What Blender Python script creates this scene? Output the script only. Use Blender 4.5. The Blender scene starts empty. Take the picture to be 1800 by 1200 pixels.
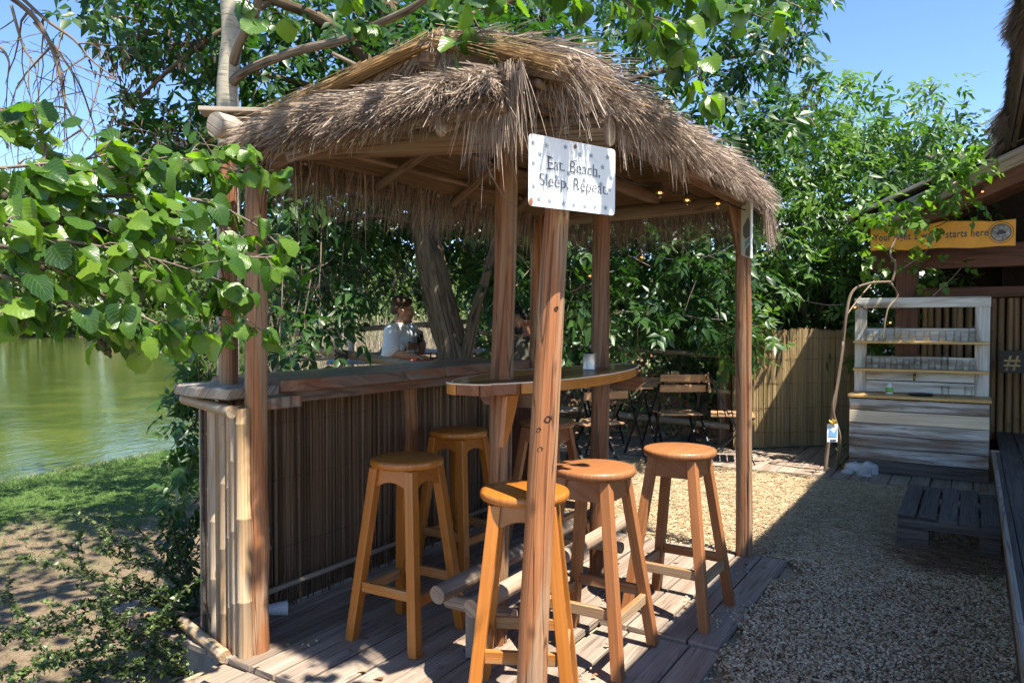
import bpy, bmesh, math, random
import numpy as np
from mathutils import Vector, Matrix, Quaternion, noise as mnoise
rnd = random.Random(11); rng = np.random.default_rng(11)
S = bpy.context.scene; COL = S.collection; PI = math.pi
V3 = Vector

# ------------------------------------------------------------------ camera, sky, sun, exposure
CAM_H, FPX, PITCH = 1.34, 1300.0, math.atan(32/1300)
cd = bpy.data.cameras.new('camera'); cam = bpy.data.objects.new('camera', cd); COL.objects.link(cam)
cam.location = (0, 0, CAM_H); cam.rotation_euler = (PI/2-PITCH, 0, 0)
cd.sensor_width = 36; cd.lens = 26.0; cd.clip_start = 0.05; cd.clip_end = 600
S.camera = cam
SUN = V3((0.31, -0.37, 1.0)).normalized()
w = bpy.data.worlds.new('World'); S.world = w; w.use_nodes = True
wn = w.node_tree.nodes; wl = w.node_tree.links
bg = wn['Background']; bg.inputs[1].default_value = 0.115
sk = wn.new('ShaderNodeTexSky'); sk.sky_type = 'NISHITA'; sk.sun_disc = False
sk.sun_elevation = math.asin(SUN.z); sk.sun_rotation = math.atan2(SUN.x, SUN.y)
sk.air_density = 1.0; sk.dust_density = 0.0; sk.ozone_density = 1.2; sk.altitude = 2000
hsv = wn.new('ShaderNodeHueSaturation'); hsv.inputs['Hue'].default_value = 0.504; hsv.inputs['Saturation'].default_value = 1.13
wl.new(sk.outputs[0], hsv.inputs['Color']); wl.new(hsv.outputs[0], bg.inputs[0])
sd = bpy.data.lights.new('sun', 'SUN'); sd.energy = 5.0; sd.angle = math.radians(0.53); sd.color = (1.0, 0.94, 0.82)
so = bpy.data.objects.new('sun', sd); COL.objects.link(so); so.location = (3, -3, 9)
so.rotation_euler = SUN.to_track_quat('Z', 'Y').to_euler()
S.view_settings.view_transform = 'Standard'; S.view_settings.look = 'None'
S.view_settings.exposure = 1.5; S.view_settings.gamma = 1.0
S.view_settings.use_curve_mapping = False
S.render.engine = 'CYCLES'
S.cycles.max_bounces = 8; S.cycles.diffuse_bounces = 4; S.cycles.glossy_bounces = 3
S.cycles.transmission_bounces = 6; S.cycles.transparent_max_bounces = 24
S.cycles.caustics_reflective = False; S.cycles.caustics_refractive = False
S.cycles.use_denoising = True
try: S.cycles.denoiser = 'OPENIMAGEDENOISE'
except Exception: pass
S.cycles.sample_clamp_indirect = 6.0
S.cycles.use_adaptive_sampling = True; S.cycles.adaptive_threshold = 0.02

def pt(px, py, Y):
    """point of the place that the 1800x1200 photograph shows at px,py, at distance Y in front of the camera"""
    xc, yc = (px-900)/FPX, (600-py)/FPX
    d = V3((xc, math.cos(PITCH)+yc*math.sin(PITCH), -math.sin(PITCH)+yc*math.cos(PITCH)))
    return V3((0, 0, CAM_H)) + d*(Y/d.y)
TH = math.radians(32)
UX = V3((math.sin(TH), math.cos(TH), 0)); VX = V3((-math.cos(TH), math.sin(TH), 0)); ZX = V3((0, 0, 1))
L0 = V3((-1.05, 2.97, 0))
def B(u, v, z=0.0):
    """the bar's own frame: u along its counter, v across it, z up from the deck"""
    return L0 + UX*u + VX*v + ZX*z

# ------------------------------------------------------------------ mesh helpers
class MB:
    def __init__(s): s.v = []; s.f = []; s.uv = []; s.t = []; s.m = []
    def face(s, idx, uv, tint=0.5, mi=0):
        s.f.append(tuple(idx)); s.uv.append(uv); s.t.append(tint); s.m.append(mi)
    def box(s, c, ex, ey, ez, tint=None, mi=0, jit=0.0):
        """oriented box, half axes ex (its length), ey, ez"""
        tint = rnd.random() if tint is None else tint
        b = len(s.v); du = rnd.uniform(0, 50)
        for sx in (-1, 1):
            for sy in (-1, 1):
                for sz in (-1, 1):
                    p = c + ex*sx + ey*sy + ez*sz
                    if jit: p = p + V3((rnd.uniform(-jit, jit), rnd.uniform(-jit, jit), rnd.uniform(-jit, jit)))
                    s.v.append(p)
        lx, ly, lz = ex.length, ey.length, ez.length
        I = lambda x, y, z: b + x*4+y*2+z
        hand = ex.cross(ey).dot(ez) > 0
        def q(a, uv):
            if not hand: a = a[::-1]; uv = uv[::-1]
            s.face(a, [(p[0]+du, p[1]) for p in uv], tint, mi)
        q([I(0,0,1),I(1,0,1),I(1,1,1),I(0,1,1)], [(0,-lx),(0,lx),(2*ly,lx),(2*ly,-lx)])
        q([I(0,1,0),I(1,1,0),I(1,0,0),I(0,0,0)], [(0,-lx),(0,lx),(2*ly,lx),(2*ly,-lx)])
        q([I(0,0,0),I(1,0,0),I(1,0,1),I(0,0,1)], [(.3,-lx),(.3,lx),(.3+2*lz,lx),(.3+2*lz,-lx)])
        q([I(0,1,1),I(1,1,1),I(1,1,0),I(0,1,0)], [(.3,-lx),(.3,lx),(.3+2*lz,lx),(.3+2*lz,-lx)])
        q([I(0,0,0),I(0,0,1),I(0,1,1),I(0,1,0)], [(0,0),(2*lz,0),(2*lz,.02),(0,.02)])
        q([I(1,0,0),I(1,1,0),I(1,1,1),I(1,0,1)], [(0,0),(0,.02),(2*lz,.02),(2*lz,0)])
        return s
    def beam(s, p0, p1, w, h, up=None, **k):
        d = (p1-p0); L = d.length; d = d/L
        up = V3(up) if up is not None else (ZX if abs(d.z) < .9 else V3((0, 1, 0)))
        side = d.cross(up)
        if side.length < 1e-5: side = d.orthogonal()
        side.normalize(); up2 = side.cross(d).normalized()
        return s.box((p0+p1)/2, d*(L/2), side*(w/2), up2*(h/2), **k)
    def tube(s, pts, rad, n=10, caps=True, tint=None, mi=0, wob=0.0):
        tint = rnd.random() if tint is None else tint
        pts = [V3(p) for p in pts]; m = len(pts)
        if not hasattr(rad, '__len__'): rad = [rad]*m
        b = len(s.v); du = rnd.uniform(0, 50)
        ref = None; dist = 0.0; dl = []
        r0 = sum(rad)/m
        for i, p in enumerate(pts):
            d = pts[min(i+1, m-1)]-pts[max(i-1, 0)]
            d = d.normalized() if d.length > 1e-9 else V3((0, 0, 1))
            if ref is None: ref = d.orthogonal().normalized()
            ref = ref - d*ref.dot(d)
            ref = ref.normalized() if ref.length > 1e-6 else d.orthogonal().normalized()
            bi = d.cross(ref)
            if i: dist += (p-pts[i-1]).length
            dl.append(dist)
            for k in range(n):
                a = 2*PI*k/n; rr = rad[i]
                if wob: rr *= 1+wob*mnoise.noise(V3((math.cos(a)*1.3+du, math.sin(a)*1.3, dist*7)))
                s.v.append(p+ref*(math.cos(a)*rr)+bi*(math.sin(a)*rr))
        c = 2*PI*r0
        for i in range(m-1):
            for k in range(n):
                k2 = (k+1) % n
                s.face([b+i*n+k, b+i*n+k2, b+(i+1)*n+k2, b+(i+1)*n+k],
                       [(du+c*k/n, dl[i]), (du+c*(k+1)/n, dl[i]), (du+c*(k+1)/n, dl[i+1]), (du+c*k/n, dl[i+1])], tint, mi)
        if caps:
            for i, rev in ((0, True), (m-1, False)):
                ids = [b+i*n+k for k in range(n)]
                if rev: ids = ids[::-1]
                s.face(ids, [(du+.02*math.cos(2*PI*k/n), .02*math.sin(2*PI*k/n)) for k in range(n)], tint, mi)
        return s
    def lathe(s, prof, c, n=24, tint=.5, mi=0, axis=None):
        """profile [(r,z)] turned round z through c (or another frame)"""
        b = len(s.v); X, Y, Z = axis if axis else (V3((1,0,0)), V3((0,1,0)), V3((0,0,1)))
        for r, z in prof:
            for k in range(n):
                a = 2*PI*k/n
                s.v.append(c+X*(r*math.cos(a))+Y*(r*math.sin(a))+Z*z)
        m = len(prof)
        for i in range(m-1):
            for k in range(n):
                k2 = (k+1) % n
                ids = [b+i*n+k, b+i*n+k2, b+(i+1)*n+k2, b+(i+1)*n+k]
                s.face(ids, [(s.v[j].x-c.x, s.v[j].y-c.y+s.v[j].z) for j in ids], tint, mi)
        for i, rev in ((0, True), (m-1, False)):
            if prof[i][0] > 1e-5:
                ids = [b+i*n+k for k in range(n)]
                if rev: ids = ids[::-1]
                s.face(ids, [(s.v[j].x-c.x, s.v[j].y-c.y) for j in ids], tint, mi)
        return s
    def prism(s, poly, vec, tint=.5, mi=0):
        """closed polygon (list of points) pushed along vec"""
        n = len(poly); b = len(s.v); poly = [V3(p) for p in poly]; du = rnd.uniform(0, 50)
        s.v += poly+[p+vec for p in poly]
        nrm = V3((0, 0, 0))
        for i in range(n): nrm += poly[i].cross(poly[(i+1) % n])
        fl = nrm.dot(vec) > 0
        a0 = max(((poly[i]-poly[j]) for i in range(n) for j in range(i)), key=lambda q: q.length) if n < 40 else poly[n//2]-poly[0]
        a0 = a0.normalized(); a1 = a0.cross(nrm).normalized() if nrm.length > 0 else a0.orthogonal()
        uvo = [(du+(p-poly[0]).dot(a1), (p-poly[0]).dot(a0)) for p in poly]
        top = list(range(n, 2*n)); bot = list(range(n))[::-1]
        if not fl: top = top[::-1]; bot = bot[::-1]
        s.face([b+i for i in top], [uvo[i % n] for i in top], tint, mi)
        s.face([b+i for i in bot], [uvo[i % n] for i in bot], tint, mi)
        for i in range(n):
            j = (i+1) % n; ids = [b+i, b+j, b+n+j, b+n+i]
            uv = [uvo[i], uvo[j], (uvo[j][0]+.03, uvo[j][1]), (uvo[i][0]+.03, uvo[i][1])]
            if not fl: ids = ids[::-1]; uv = uv[::-1]
            s.face(ids, uv, tint, mi)
        return s
    def ball(s, c, r, n=10, m=7, sc=(1,1,1), tint=.5, mi=0):
        prof = [(max(1e-4, math.sin(PI*i/m)), -math.cos(PI*i/m)) for i in range(m+1)]
        b = len(s.v)
        for rr, z in prof:
            for k in range(n):
                a = 2*PI*k/n
                s.v.append(V3(c)+V3((rr*math.cos(a)*r*sc[0], rr*math.sin(a)*r*sc[1], z*r*sc[2])))
        for i in range(m):
            for k in range(n):
                k2 = (k+1) % n
                s.face([b+i*n+k, b+i*n+k2, b+(i+1)*n+k2, b+(i+1)*n+k], [(k/n*r, i/m*r)]*4, tint, mi)
        return s

OFF = {}
def mesh_of(name, mb, mats, off=None, smooth=False):
    me = bpy.data.meshes.new(name)
    off = off or V3((0, 0, 0))
    me.from_pydata([tuple(p-off) for p in mb.v], [], mb.f)
    uv = me.uv_layers.new(name='uv')
    flat = [c for f in mb.uv for p in f for c in p]
    uv.data.foreach_set('uv', flat)
    at = me.attributes.new('tint', 'FLOAT', 'FACE'); at.data.foreach_set('value', mb.t)
    for m in (mats if isinstance(mats, (list, tuple)) else [mats]): me.materials.append(m)
    if any(mb.m): me.polygons.foreach_set('material_index', mb.m)
    if smooth: me.polygons.foreach_set('use_smooth', [True]*len(me.polygons))
    me.update(); return me
def link(name, me, parent=None):
    o = bpy.data.objects.new(name, me); COL.objects.link(o)
    if parent is not None: o.parent = parent; OFF[o.name] = OFF[parent.name]
    else: OFF[o.name] = V3((0, 0, 0))
    return o
def obj(name, mb, mats, parent=None, bevel=0.0, smooth=False, label=None, kind=None, auto=None):
    off = OFF[parent.name] if parent is not None else V3((0, 0, 0))
    o = link(name, mesh_of(name, mb, mats, off, smooth or auto is not None), parent)
    if bevel:
        md = o.modifiers.new('bevel', 'BEVEL'); md.width = bevel; md.segments = 2; md.limit_method = 'ANGLE'; md.angle_limit = .6
    if auto is not None: auto_smooth(o.data, auto)
    if label: o['label'] = label
    if kind: o['kind'] = kind
    return o
def auto_smooth(me, ang):
    bm = bmesh.new(); bm.from_mesh(me)
    for e in bm.edges:
        if len(e.link_faces) == 2 and e.calc_face_angle(0) > ang: e.smooth = False
    bm.to_mesh(me); bm.free()
def npmesh(name, V, F, mats, parent=None, uv=None, tint=None, smooth=False, kind=None, label=None):
    """large meshes straight from arrays; F is (n,k), uv is (n,k,2), tint is (n,)"""
    off = OFF[parent.name] if parent is not None else V3((0, 0, 0))
    V = np.asarray(V, dtype=np.float32)-np.array(off, dtype=np.float32); F = np.asarray(F, dtype=np.int32); n, k = F.shape
    me = bpy.data.meshes.new(name)
    me.vertices.add(len(V)); me.vertices.foreach_set('co', V.ravel())
    me.loops.add(n*k); me.loops.foreach_set('vertex_index', F.ravel())
    me.polygons.add(n); me.polygons.foreach_set('loop_start', np.arange(0, n*k, k, dtype=np.int32))
    if uv is not None:
        l = me.uv_layers.new(name='uv'); l.data.foreach_set('uv', np.asarray(uv, dtype=np.float32).ravel())
    if tint is not None:
        a = me.attributes.new('tint', 'FLOAT', 'FACE'); a.data.foreach_set('value', np.asarray(tint, dtype=np.float32))
    me.materials.append(mats)
    me.update(calc_edges=True); me.validate()
    if smooth: me.polygons.foreach_set('use_smooth', [True]*len(me.polygons))
    o = link(name, me, parent)
    if kind: o['kind'] = kind
    if label: o['label'] = label
    return o
def thing(name, label, cat, loc=(0,0,0), group=None, rotz=0.0):
    o = bpy.data.objects.new(name, None); COL.objects.link(o); o.empty_display_size = .1
    o.location = loc; o.rotation_euler = (0, 0, rotz)
    OFF[o.name] = V3(loc) if not rotz else V3((0, 0, 0))
    o['label'] = label; o['category'] = cat
    if group: o['group'] = group
    return o
def tag(o, label, cat, group=None):
    o['label'] = label; o['category'] = cat
    if group: o['group'] = group
    return o
def struct(name, mb, mat, parent=None, **k):
    o = obj(name, mb, mat, parent, **k); o['kind'] = 'structure'; return o
def copy_tree(o, parent=None):
    c = o.copy(); COL.objects.link(c)
    if parent is not None: c.parent = parent
    OFF[c.name] = OFF.get(o.name, V3((0, 0, 0)))
    for ch in [x for x in KIDS.get(o.name, [])]: copy_tree(ch, c)
    return c
KIDS = {}
def index_kids(o):
    KIDS[o.name] = list(o.children)
    for ch in o.children: index_kids(ch)

# ------------------------------------------------------------------ materials
def newmat(name):
    m = bpy.data.materials.new(name); m.use_nodes = True
    nt = m.node_tree; return m, nt, nt.nodes['Principled BSDF']
class NT:
    def __init__(s, nt): s.nt = nt
    def n(s, t, **k):
        x = s.nt.nodes.new(t)
        for a, b in k.items(): setattr(x, a, b)
        return x
    def l(s, a, b): s.nt.links.new(a, b)
    def coord(s, which='UV', scale=(1,1,1), rand=True):
        tc = s.n('ShaderNodeTexCoord'); mp = s.n('ShaderNodeMapping'); mp.inputs['Scale'].default_value = scale
        s.l(tc.outputs[which], mp.inputs['Vector'])
        if rand:
            oi = s.n('ShaderNodeObjectInfo'); ml = s.n('ShaderNodeMath', operation='MULTIPLY'); ml.inputs[1].default_value = 37.0
            cb = s.n('ShaderNodeCombineXYZ'); s.l(oi.outputs['Random'], ml.inputs[0]); s.l(ml.outputs[0], cb.inputs[2]); s.l(ml.outputs[0], cb.inputs[0])
            s.l(cb.outputs[0], mp.inputs['Location'])
        return mp.outputs[0]
    def noise(s, vec, scale, detail=4, rough=.55, dist=0.0):
        x = s.n('ShaderNodeTexNoise'); x.inputs['Scale'].default_value = scale; x.inputs['Detail'].default_value = detail
        x.inputs['Roughness'].default_value = rough; x.inputs['Distortion'].default_value = dist
        if vec is not None: s.l(vec, x.inputs['Vector'])
        return x.outputs['Fac']
    def ramp(s, fac, stops):
        r = s.n('ShaderNodeValToRGB'); e = r.color_ramp.elements
        while len(e) < len(stops): e.new(.5)
        for i, (p, c) in enumerate(stops): e[i].position = p; e[i].color = tuple(c)+(1,) if len(c) == 3 else c
        s.l(fac, r.inputs[0]); return r.outputs[0]
    def mix(s, fac, a, b, mode='MIX'):
        m = s.n('ShaderNodeMix', data_type='RGBA', blend_type=mode)
        for i, x in ((0, fac), (6, a), (7, b)):
            if isinstance(x, (int, float)): m.inputs[i].default_value = x
            elif isinstance(x, tuple): m.inputs[i].default_value = tuple(x)+(1,) if len(x) == 3 else x
            else: s.l(x, m.inputs[i])
        return m.outputs[2]
    def bump(s, h, st, dist=.01, nrm=None):
        b = s.n('ShaderNodeBump'); b.inputs['Strength'].default_value = st; b.inputs['Distance'].default_value = dist
        s.l(h, b.inputs['Height'])
        if nrm is not None: s.l(nrm, b.inputs['Normal'])
        return b.outputs[0]
    def attr(s, name='tint'):
        return s.n('ShaderNodeAttribute', attribute_name=name).outputs['Fac']
    def math(s, op, a, b=None):
        m = s.n('ShaderNodeMath', operation=op)
        for i, x in enumerate((a, b)):
            if x is None: continue
            if isinstance(x, (int, float)): m.inputs[i].default_value = x
            else: s.l(x, m.inputs[i])
        return m.outputs[0]
    def rnd(s): return s.n('ShaderNodeObjectInfo').outputs['Random']

def wood(name, c1, c2, c3=None, grain=70, along=2.2, rough=.6, bump=.35, var=.35, spec=.35, coat=0.0, worn=None, crack=.25, wornamt=.5, knots=0.0):
    """grain runs along the piece (uv v in metres); c1 dark, c2 light; worn = a weathered colour in patches"""
    m, nt, p = newmat(name); g = NT(nt)
    vec = g.coord('UV', (grain, along, 1))
    n1 = g.noise(vec, 1.0, 6, .6, .6)
    vec2 = g.coord('UV', (9, 1.6, 1)); n2 = g.noise(vec2, 1.0, 3, .5, .3)
    col = g.ramp(n1, [(.28, c1), (.52, c2), (.74, c3 or tuple(min(1, x*1.25) for x in c2))])
    col = g.mix(g.math('MULTIPLY', n2, .55), col, tuple(x*.62 for x in c1), 'MIX')
    if worn:
        vec3 = g.coord('UV', (14, 1.1, 1)); n3 = g.noise(vec3, 1.0, 5, .65, .4)
        f = g.ramp(n3, [(.5-.28*wornamt, (0,0,0)), (.66-.2*wornamt, (1,1,1))])
        col = g.mix(f, col, g.ramp(n1, [(.3, tuple(x*.6 for x in worn)), (.65, worn)]))
    if knots:
        kv = g.n('ShaderNodeTexVoronoi'); kv.inputs['Scale'].default_value = 1.0; g.l(g.coord('UV', (9, 4.5, 1)), kv.inputs['Vector'])
        kd = g.math('ADD', kv.outputs['Distance'], g.math('MULTIPLY', g.math('SUBTRACT', n1, .5), .10))
        col = g.mix(g.ramp(kd, [(.05, (knots,)*3), (.10, (knots*.55,)*3), (.17, (0,0,0))]), col, tuple(x*.3 for x in c1))
    oi = g.rnd(); ti = g.attr()
    br = g.math('ADD', g.math('MULTIPLY', oi, var), g.math('MULTIPLY', ti, var*.6))
    br = g.math('ADD', br, 1-var*.8)
    hs = g.n('ShaderNodeHueSaturation'); g.l(col, hs.inputs['Color']); g.l(br, hs.inputs['Value'])
    g.l(hs.outputs[0], p.inputs['Base Color'])
    p.inputs['Specular IOR Level'].default_value = spec
    g.l(g.ramp(n1, [(.3, (min(1, rough+.12),)*3), (.7, (rough-.08,)*3)]), p.inputs['Roughness'])
    h = n1
    if crack:
        cv = g.coord('UV', (26, .9, 1)); vo = g.noise(cv, 1.0, 2, .4, .8)
        ck = g.ramp(vo, [(.47, (1,1,1)), (.495, (0,0,0)), (.52, (1,1,1))])
        h = g.math('ADD', g.math('MULTIPLY', n1, .6), g.math('MULTIPLY', ck, crack*2))
        hs2 = g.mix(g.math('MULTIPLY', g.math('SUBTRACT', 1.0, ck), crack*2.2), hs.outputs[0], tuple(x*.25 for x in c1))
        g.l(hs2, p.inputs['Base Color'])
    g.l(g.bump(h, bump, .006), p.inputs['Normal'])
    if coat: p.inputs['Coat Weight'].default_value = coat; p.inputs['Coat Roughness'].default_value = .12
    return m
def plain(name, c, rough=.6, spec=.4, metal=0, var=.12, scale=18, bump=.1, c2=None):
    m, nt, p = newmat(name); g = NT(nt)
    n1 = g.noise(g.coord('Object', (1,1,1)), scale, 5, .6)
    col = g.ramp(n1, [(.3, tuple(x*(1-var) for x in c)), (.7, c2 or tuple(min(1, x*(1+var)) for x in c))])
    g.l(col, p.inputs['Base Color']); p.inputs['Roughness'].default_value = rough
    p.inputs['Specular IOR Level'].default_value = spec; p.inputs['Metallic'].default_value = metal
    if bump: g.l(g.bump(n1, bump, .004), p.inputs['Normal'])
    return m
def strand(name, stops, rough=.75, trans=0.0):
    """reeds, thatch, straw: colour by the tint each strand carries"""
    m, nt, p = newmat(name); g = NT(nt)
    col = g.ramp(g.attr(), stops)
    n1 = g.noise(g.coord('UV', (400, 9, 1), False), 1.0, 3, .6)
    col = g.mix(.35, col, g.ramp(n1, [(.3, (.12,.12,.12)), (.7, (1,1,1))]), 'MULTIPLY')
    g.l(col, p.inputs['Base Color']); p.inputs['Roughness'].default_value = rough; p.inputs['Specular IOR Level'].default_value = .3
    if trans:
        tr = g.n('ShaderNodeBsdfTranslucent'); g.l(col, tr.inputs[0]); mx = g.n('ShaderNodeMixShader'); mx.inputs[0].default_value = trans
        g.l(p.outputs[0], mx.inputs[1]); g.l(tr.outputs[0], mx.inputs[2]); g.l(mx.outputs[0], nt.nodes['Material Output'].inputs[0])
    return m
def leafmat(name, stops, tcol, trans=.42, rough=.38, spec=.45, veins=0, obrand=False):
    m, nt, p = newmat(name); g = NT(nt)
    col = g.ramp(g.rnd() if obrand else g.attr(), stops)
    if veins:
        tc = g.n('ShaderNodeTexCoord'); sp = g.n('ShaderNodeSeparateXYZ'); g.l(tc.outputs['UV'], sp.inputs[0])
        au = g.math('ABSOLUTE', g.math('SUBTRACT', sp.outputs[0], .5))
        ph = g.math('SUBTRACT', sp.outputs[1], g.math('MULTIPLY', au, .75))
        wv = g.math('SINE', g.math('MULTIPLY', ph, veins*2*PI))
        vein = g.ramp(wv, [(.82, (0,0,0)), (1.0, (1,1,1))])
        mid = g.ramp(au, [(.0, (1,1,1)), (.022, (0,0,0))])
        vv = g.mix(1.0, vein, mid, 'LIGHTEN')
        col = g.mix(g.math('MULTIPLY', vv, .2), col, tuple(min(1, x*1.7) for x in stops[-1][1]))
        g.l(g.bump(g.math('SUBTRACT', g.math('MULTIPLY', wv, .5), g.math('MULTIPLY', mid, 1.0)), .16, .002), p.inputs['Normal'])
    g.l(col, p.inputs['Base Color']); p.inputs['Roughness'].default_value = rough; p.inputs['Specular IOR Level'].default_value = spec
    tr = g.n('ShaderNodeBsdfTranslucent'); g.l(g.mix(1.0, col, tcol, 'MULTIPLY'), tr.inputs[0])
    mx = g.n('ShaderNodeMixShader'); mx.inputs[0].default_value = trans
    g.l(p.outputs[0], mx.inputs[1]); g.l(tr.outputs[0], mx.inputs[2]); g.l(mx.outputs[0], nt.nodes['Material Output'].inputs[0])
    return m
M = {}
M['post'] = wood('post_wood', (.16,.056,.021), (.325,.122,.043), (.42,.185,.075), grain=130, along=2.2, rough=.62, worn=(.35,.22,.13), wornamt=.25, crack=.36, knots=.6, bump=.6)
M['beam'] = wood('beam_wood', (.12,.055,.027), (.27,.135,.066), grain=120, along=1.6, rough=.7, worn=(.28,.21,.15), wornamt=.5, crack=.35)
M['log'] = wood('log_wood', (.2,.14,.1), (.37,.28,.2), grain=120, along=2, rough=.75, worn=(.42,.36,.3), wornamt=.5, crack=.35)
M['deck'] = wood('deck_wood', (.19,.132,.098), (.295,.213,.155), (.35,.262,.195), grain=150, along=2.4, rough=.8, var=.38, worn=(.38,.305,.245), wornamt=.35, crack=.22, bump=.25, knots=.5)
M['darkdeck'] = wood('old_dark_wood', (.06,.05,.045), (.135,.115,.1), grain=70, along=2, rough=.8, var=.4, crack=.3)
M['redwood'] = wood('dark_red_wood', (.08,.032,.02), (.17,.075,.045), grain=60, along=2, rough=.6, crack=.2)
M['counter'] = wood('counter_wood', (.11,.042,.022), (.27,.105,.048), grain=50, along=1.4, rough=.45, spec=.4, worn=(.21,.155,.11), wornamt=.35, crack=.25, coat=.12)
M['stool'] = wood('varnished_orange_wood', (.34,.105,.012), (.46,.155,.02), (.52,.195,.03), grain=110, along=2.2, rough=.38, bump=.16, var=.22, spec=.45, coat=.32, crack=.03)
M['stoolb'] = wood('brown_stool_wood', (.25,.088,.028), (.37,.145,.05), (.43,.19,.075), grain=140, along=2.4, rough=.45, bump=.2, var=.16, spec=.45, coat=.12, crack=.06)
M['board'] = wood('varnished_board_wood', (.42,.15,.02), (.58,.235,.036), (.64,.30,.06), grain=90, along=1.6, rough=.42, bump=.1, var=.3, spec=.35, coat=.2, crack=.05)
M['boardd'] = wood('dark_board_wood', (.1,.03,.012), (.24,.075,.025), grain=90, along=1.6, rough=.4, bump=.1, var=.2, spec=.35, coat=.2, crack=.05)
M['bamboo'] = wood('bamboo_skin', (.2,.115,.055), (.385,.25,.13), (.47,.335,.19), grain=90, along=1.6, rough=.48, bump=.2, var=.5, spec=.35, crack=.16, worn=(.36,.275,.195), wornamt=.3)
M['bamboor'] = wood('bamboo_rail_skin', (.25,.15,.08), (.42,.29,.165), grain=55, along=1.0, rough=.5, bump=.15, var=.4, crack=.08, worn=(.4,.34,.28), wornamt=.4)
M['bambood'] = wood('dark_bamboo_skin', (.13,.075,.035), (.27,.17,.085), grain=55, along=1, rough=.5, bump=.15, var=.5, crack=.05)
M['paint'] = wood('worn_white_paint', (.56,.57,.55), (.72,.73,.7), grain=40, along=2.5, rough=.6, bump=.25, var=.12, worn=(.34,.27,.2), wornamt=.12, crack=.14)
M['paintd'] = wood('scuffed_white_paint', (.42,.41,.38), (.64,.63,.6), grain=40, along=2.2, rough=.7, bump=.3, var=.3, worn=(.23,.17,.12), wornamt=.42, crack=.16)
M['pine'] = wood('yellow_pine', (.52,.3,.1), (.72,.46,.18), grain=45, along=1.5, rough=.5, bump=.15, var=.15, crack=.05)
M['palepine'] = wood('pale_pine', (.6,.48,.33), (.76,.64,.47), grain=45, along=1.5, rough=.55, bump=.15, var=.15, crack=.05)
M['slat'] = wood('chair_slat_wood', (.28,.15,.075), (.45,.27,.145), grain=45, along=1.5, rough=.5, bump=.15, var=.3, crack=.05)
M['iron'] = plain('black_iron', (.02,.02,.022), .45, .5, .6, bump=.05)
M['steel'] = plain('brushed_tin', (.5,.47,.43), .42, .5, .8, var=.25, scale=30)
M['concrete'] = plain('concrete', (.36,.35,.33), .9, .2, var=.25, scale=14, bump=.5)
M['rock'] = plain('pale_rock', (.46,.44,.42), .85, .25, var=.35, scale=12, bump=.6)
M['rail'] = wood('round_rail_wood', (.17,.105,.065), (.31,.205,.135), grain=120, along=2, rough=.7, worn=(.36,.27,.2), wornamt=.4, crack=.3)
M['reed'] = strand('reed_cane', [(0, (.07,.038,.02)), (.4, (.155,.09,.05)), (.8, (.23,.14,.08)), (1, (.33,.22,.13))])
M['fencereed'] = strand('fence_reed', [(0, (.2,.135,.06)), (.5, (.4,.285,.14)), (1, (.58,.44,.25))])
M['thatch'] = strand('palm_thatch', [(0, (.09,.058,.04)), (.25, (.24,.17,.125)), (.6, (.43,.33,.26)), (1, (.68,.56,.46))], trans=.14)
M['thatchb'] = strand('fresh_thatch', [(0, (.19,.105,.045)), (.5, (.43,.27,.125)), (1, (.62,.45,.25))], trans=.15)
M['thatchd'] = strand('old_dark_thatch', [(0, (.03,.024,.02)), (.6, (.085,.07,.055)), (1, (.19,.16,.13))])
M['straw'] = strand('dry_straw', [(0, (.38,.275,.15)), (.5, (.58,.445,.26)), (1, (.75,.62,.42))])
M['bed'] = wood('thatch_bed', (.075,.045,.022), (.22,.14,.075), grain=160, along=3, rough=.9, bump=.9, crack=0)
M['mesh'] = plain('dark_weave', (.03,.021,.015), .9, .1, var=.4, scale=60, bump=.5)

# ================================================================== SETTING
Un, Vn, Ln = np.array(UX), np.array(VX), np.array(L0)
def Bn(u, v, z):
    u = np.asarray(u, float); v = np.asarray(v, float); z = np.asarray(z, float)
    return Ln + u[..., None]*Un + v[..., None]*Vn + np.stack([0*u, 0*u, z+0*u], -1)
WATER_Z = -0.5
def lawn_h(u, v):
    h = np.interp(v, [.1, .5, 1.0, 3.0, 6.0, 7.0, 7.6, 9.5], [-.06, -.25, -.33, -.36, -.40, -.47, -.62, -1.4])
    return h + .025*np.sin(u*1.7+v)*np.clip(v-1, 0, 1)*np.clip(8-v, 0, 1)

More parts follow.
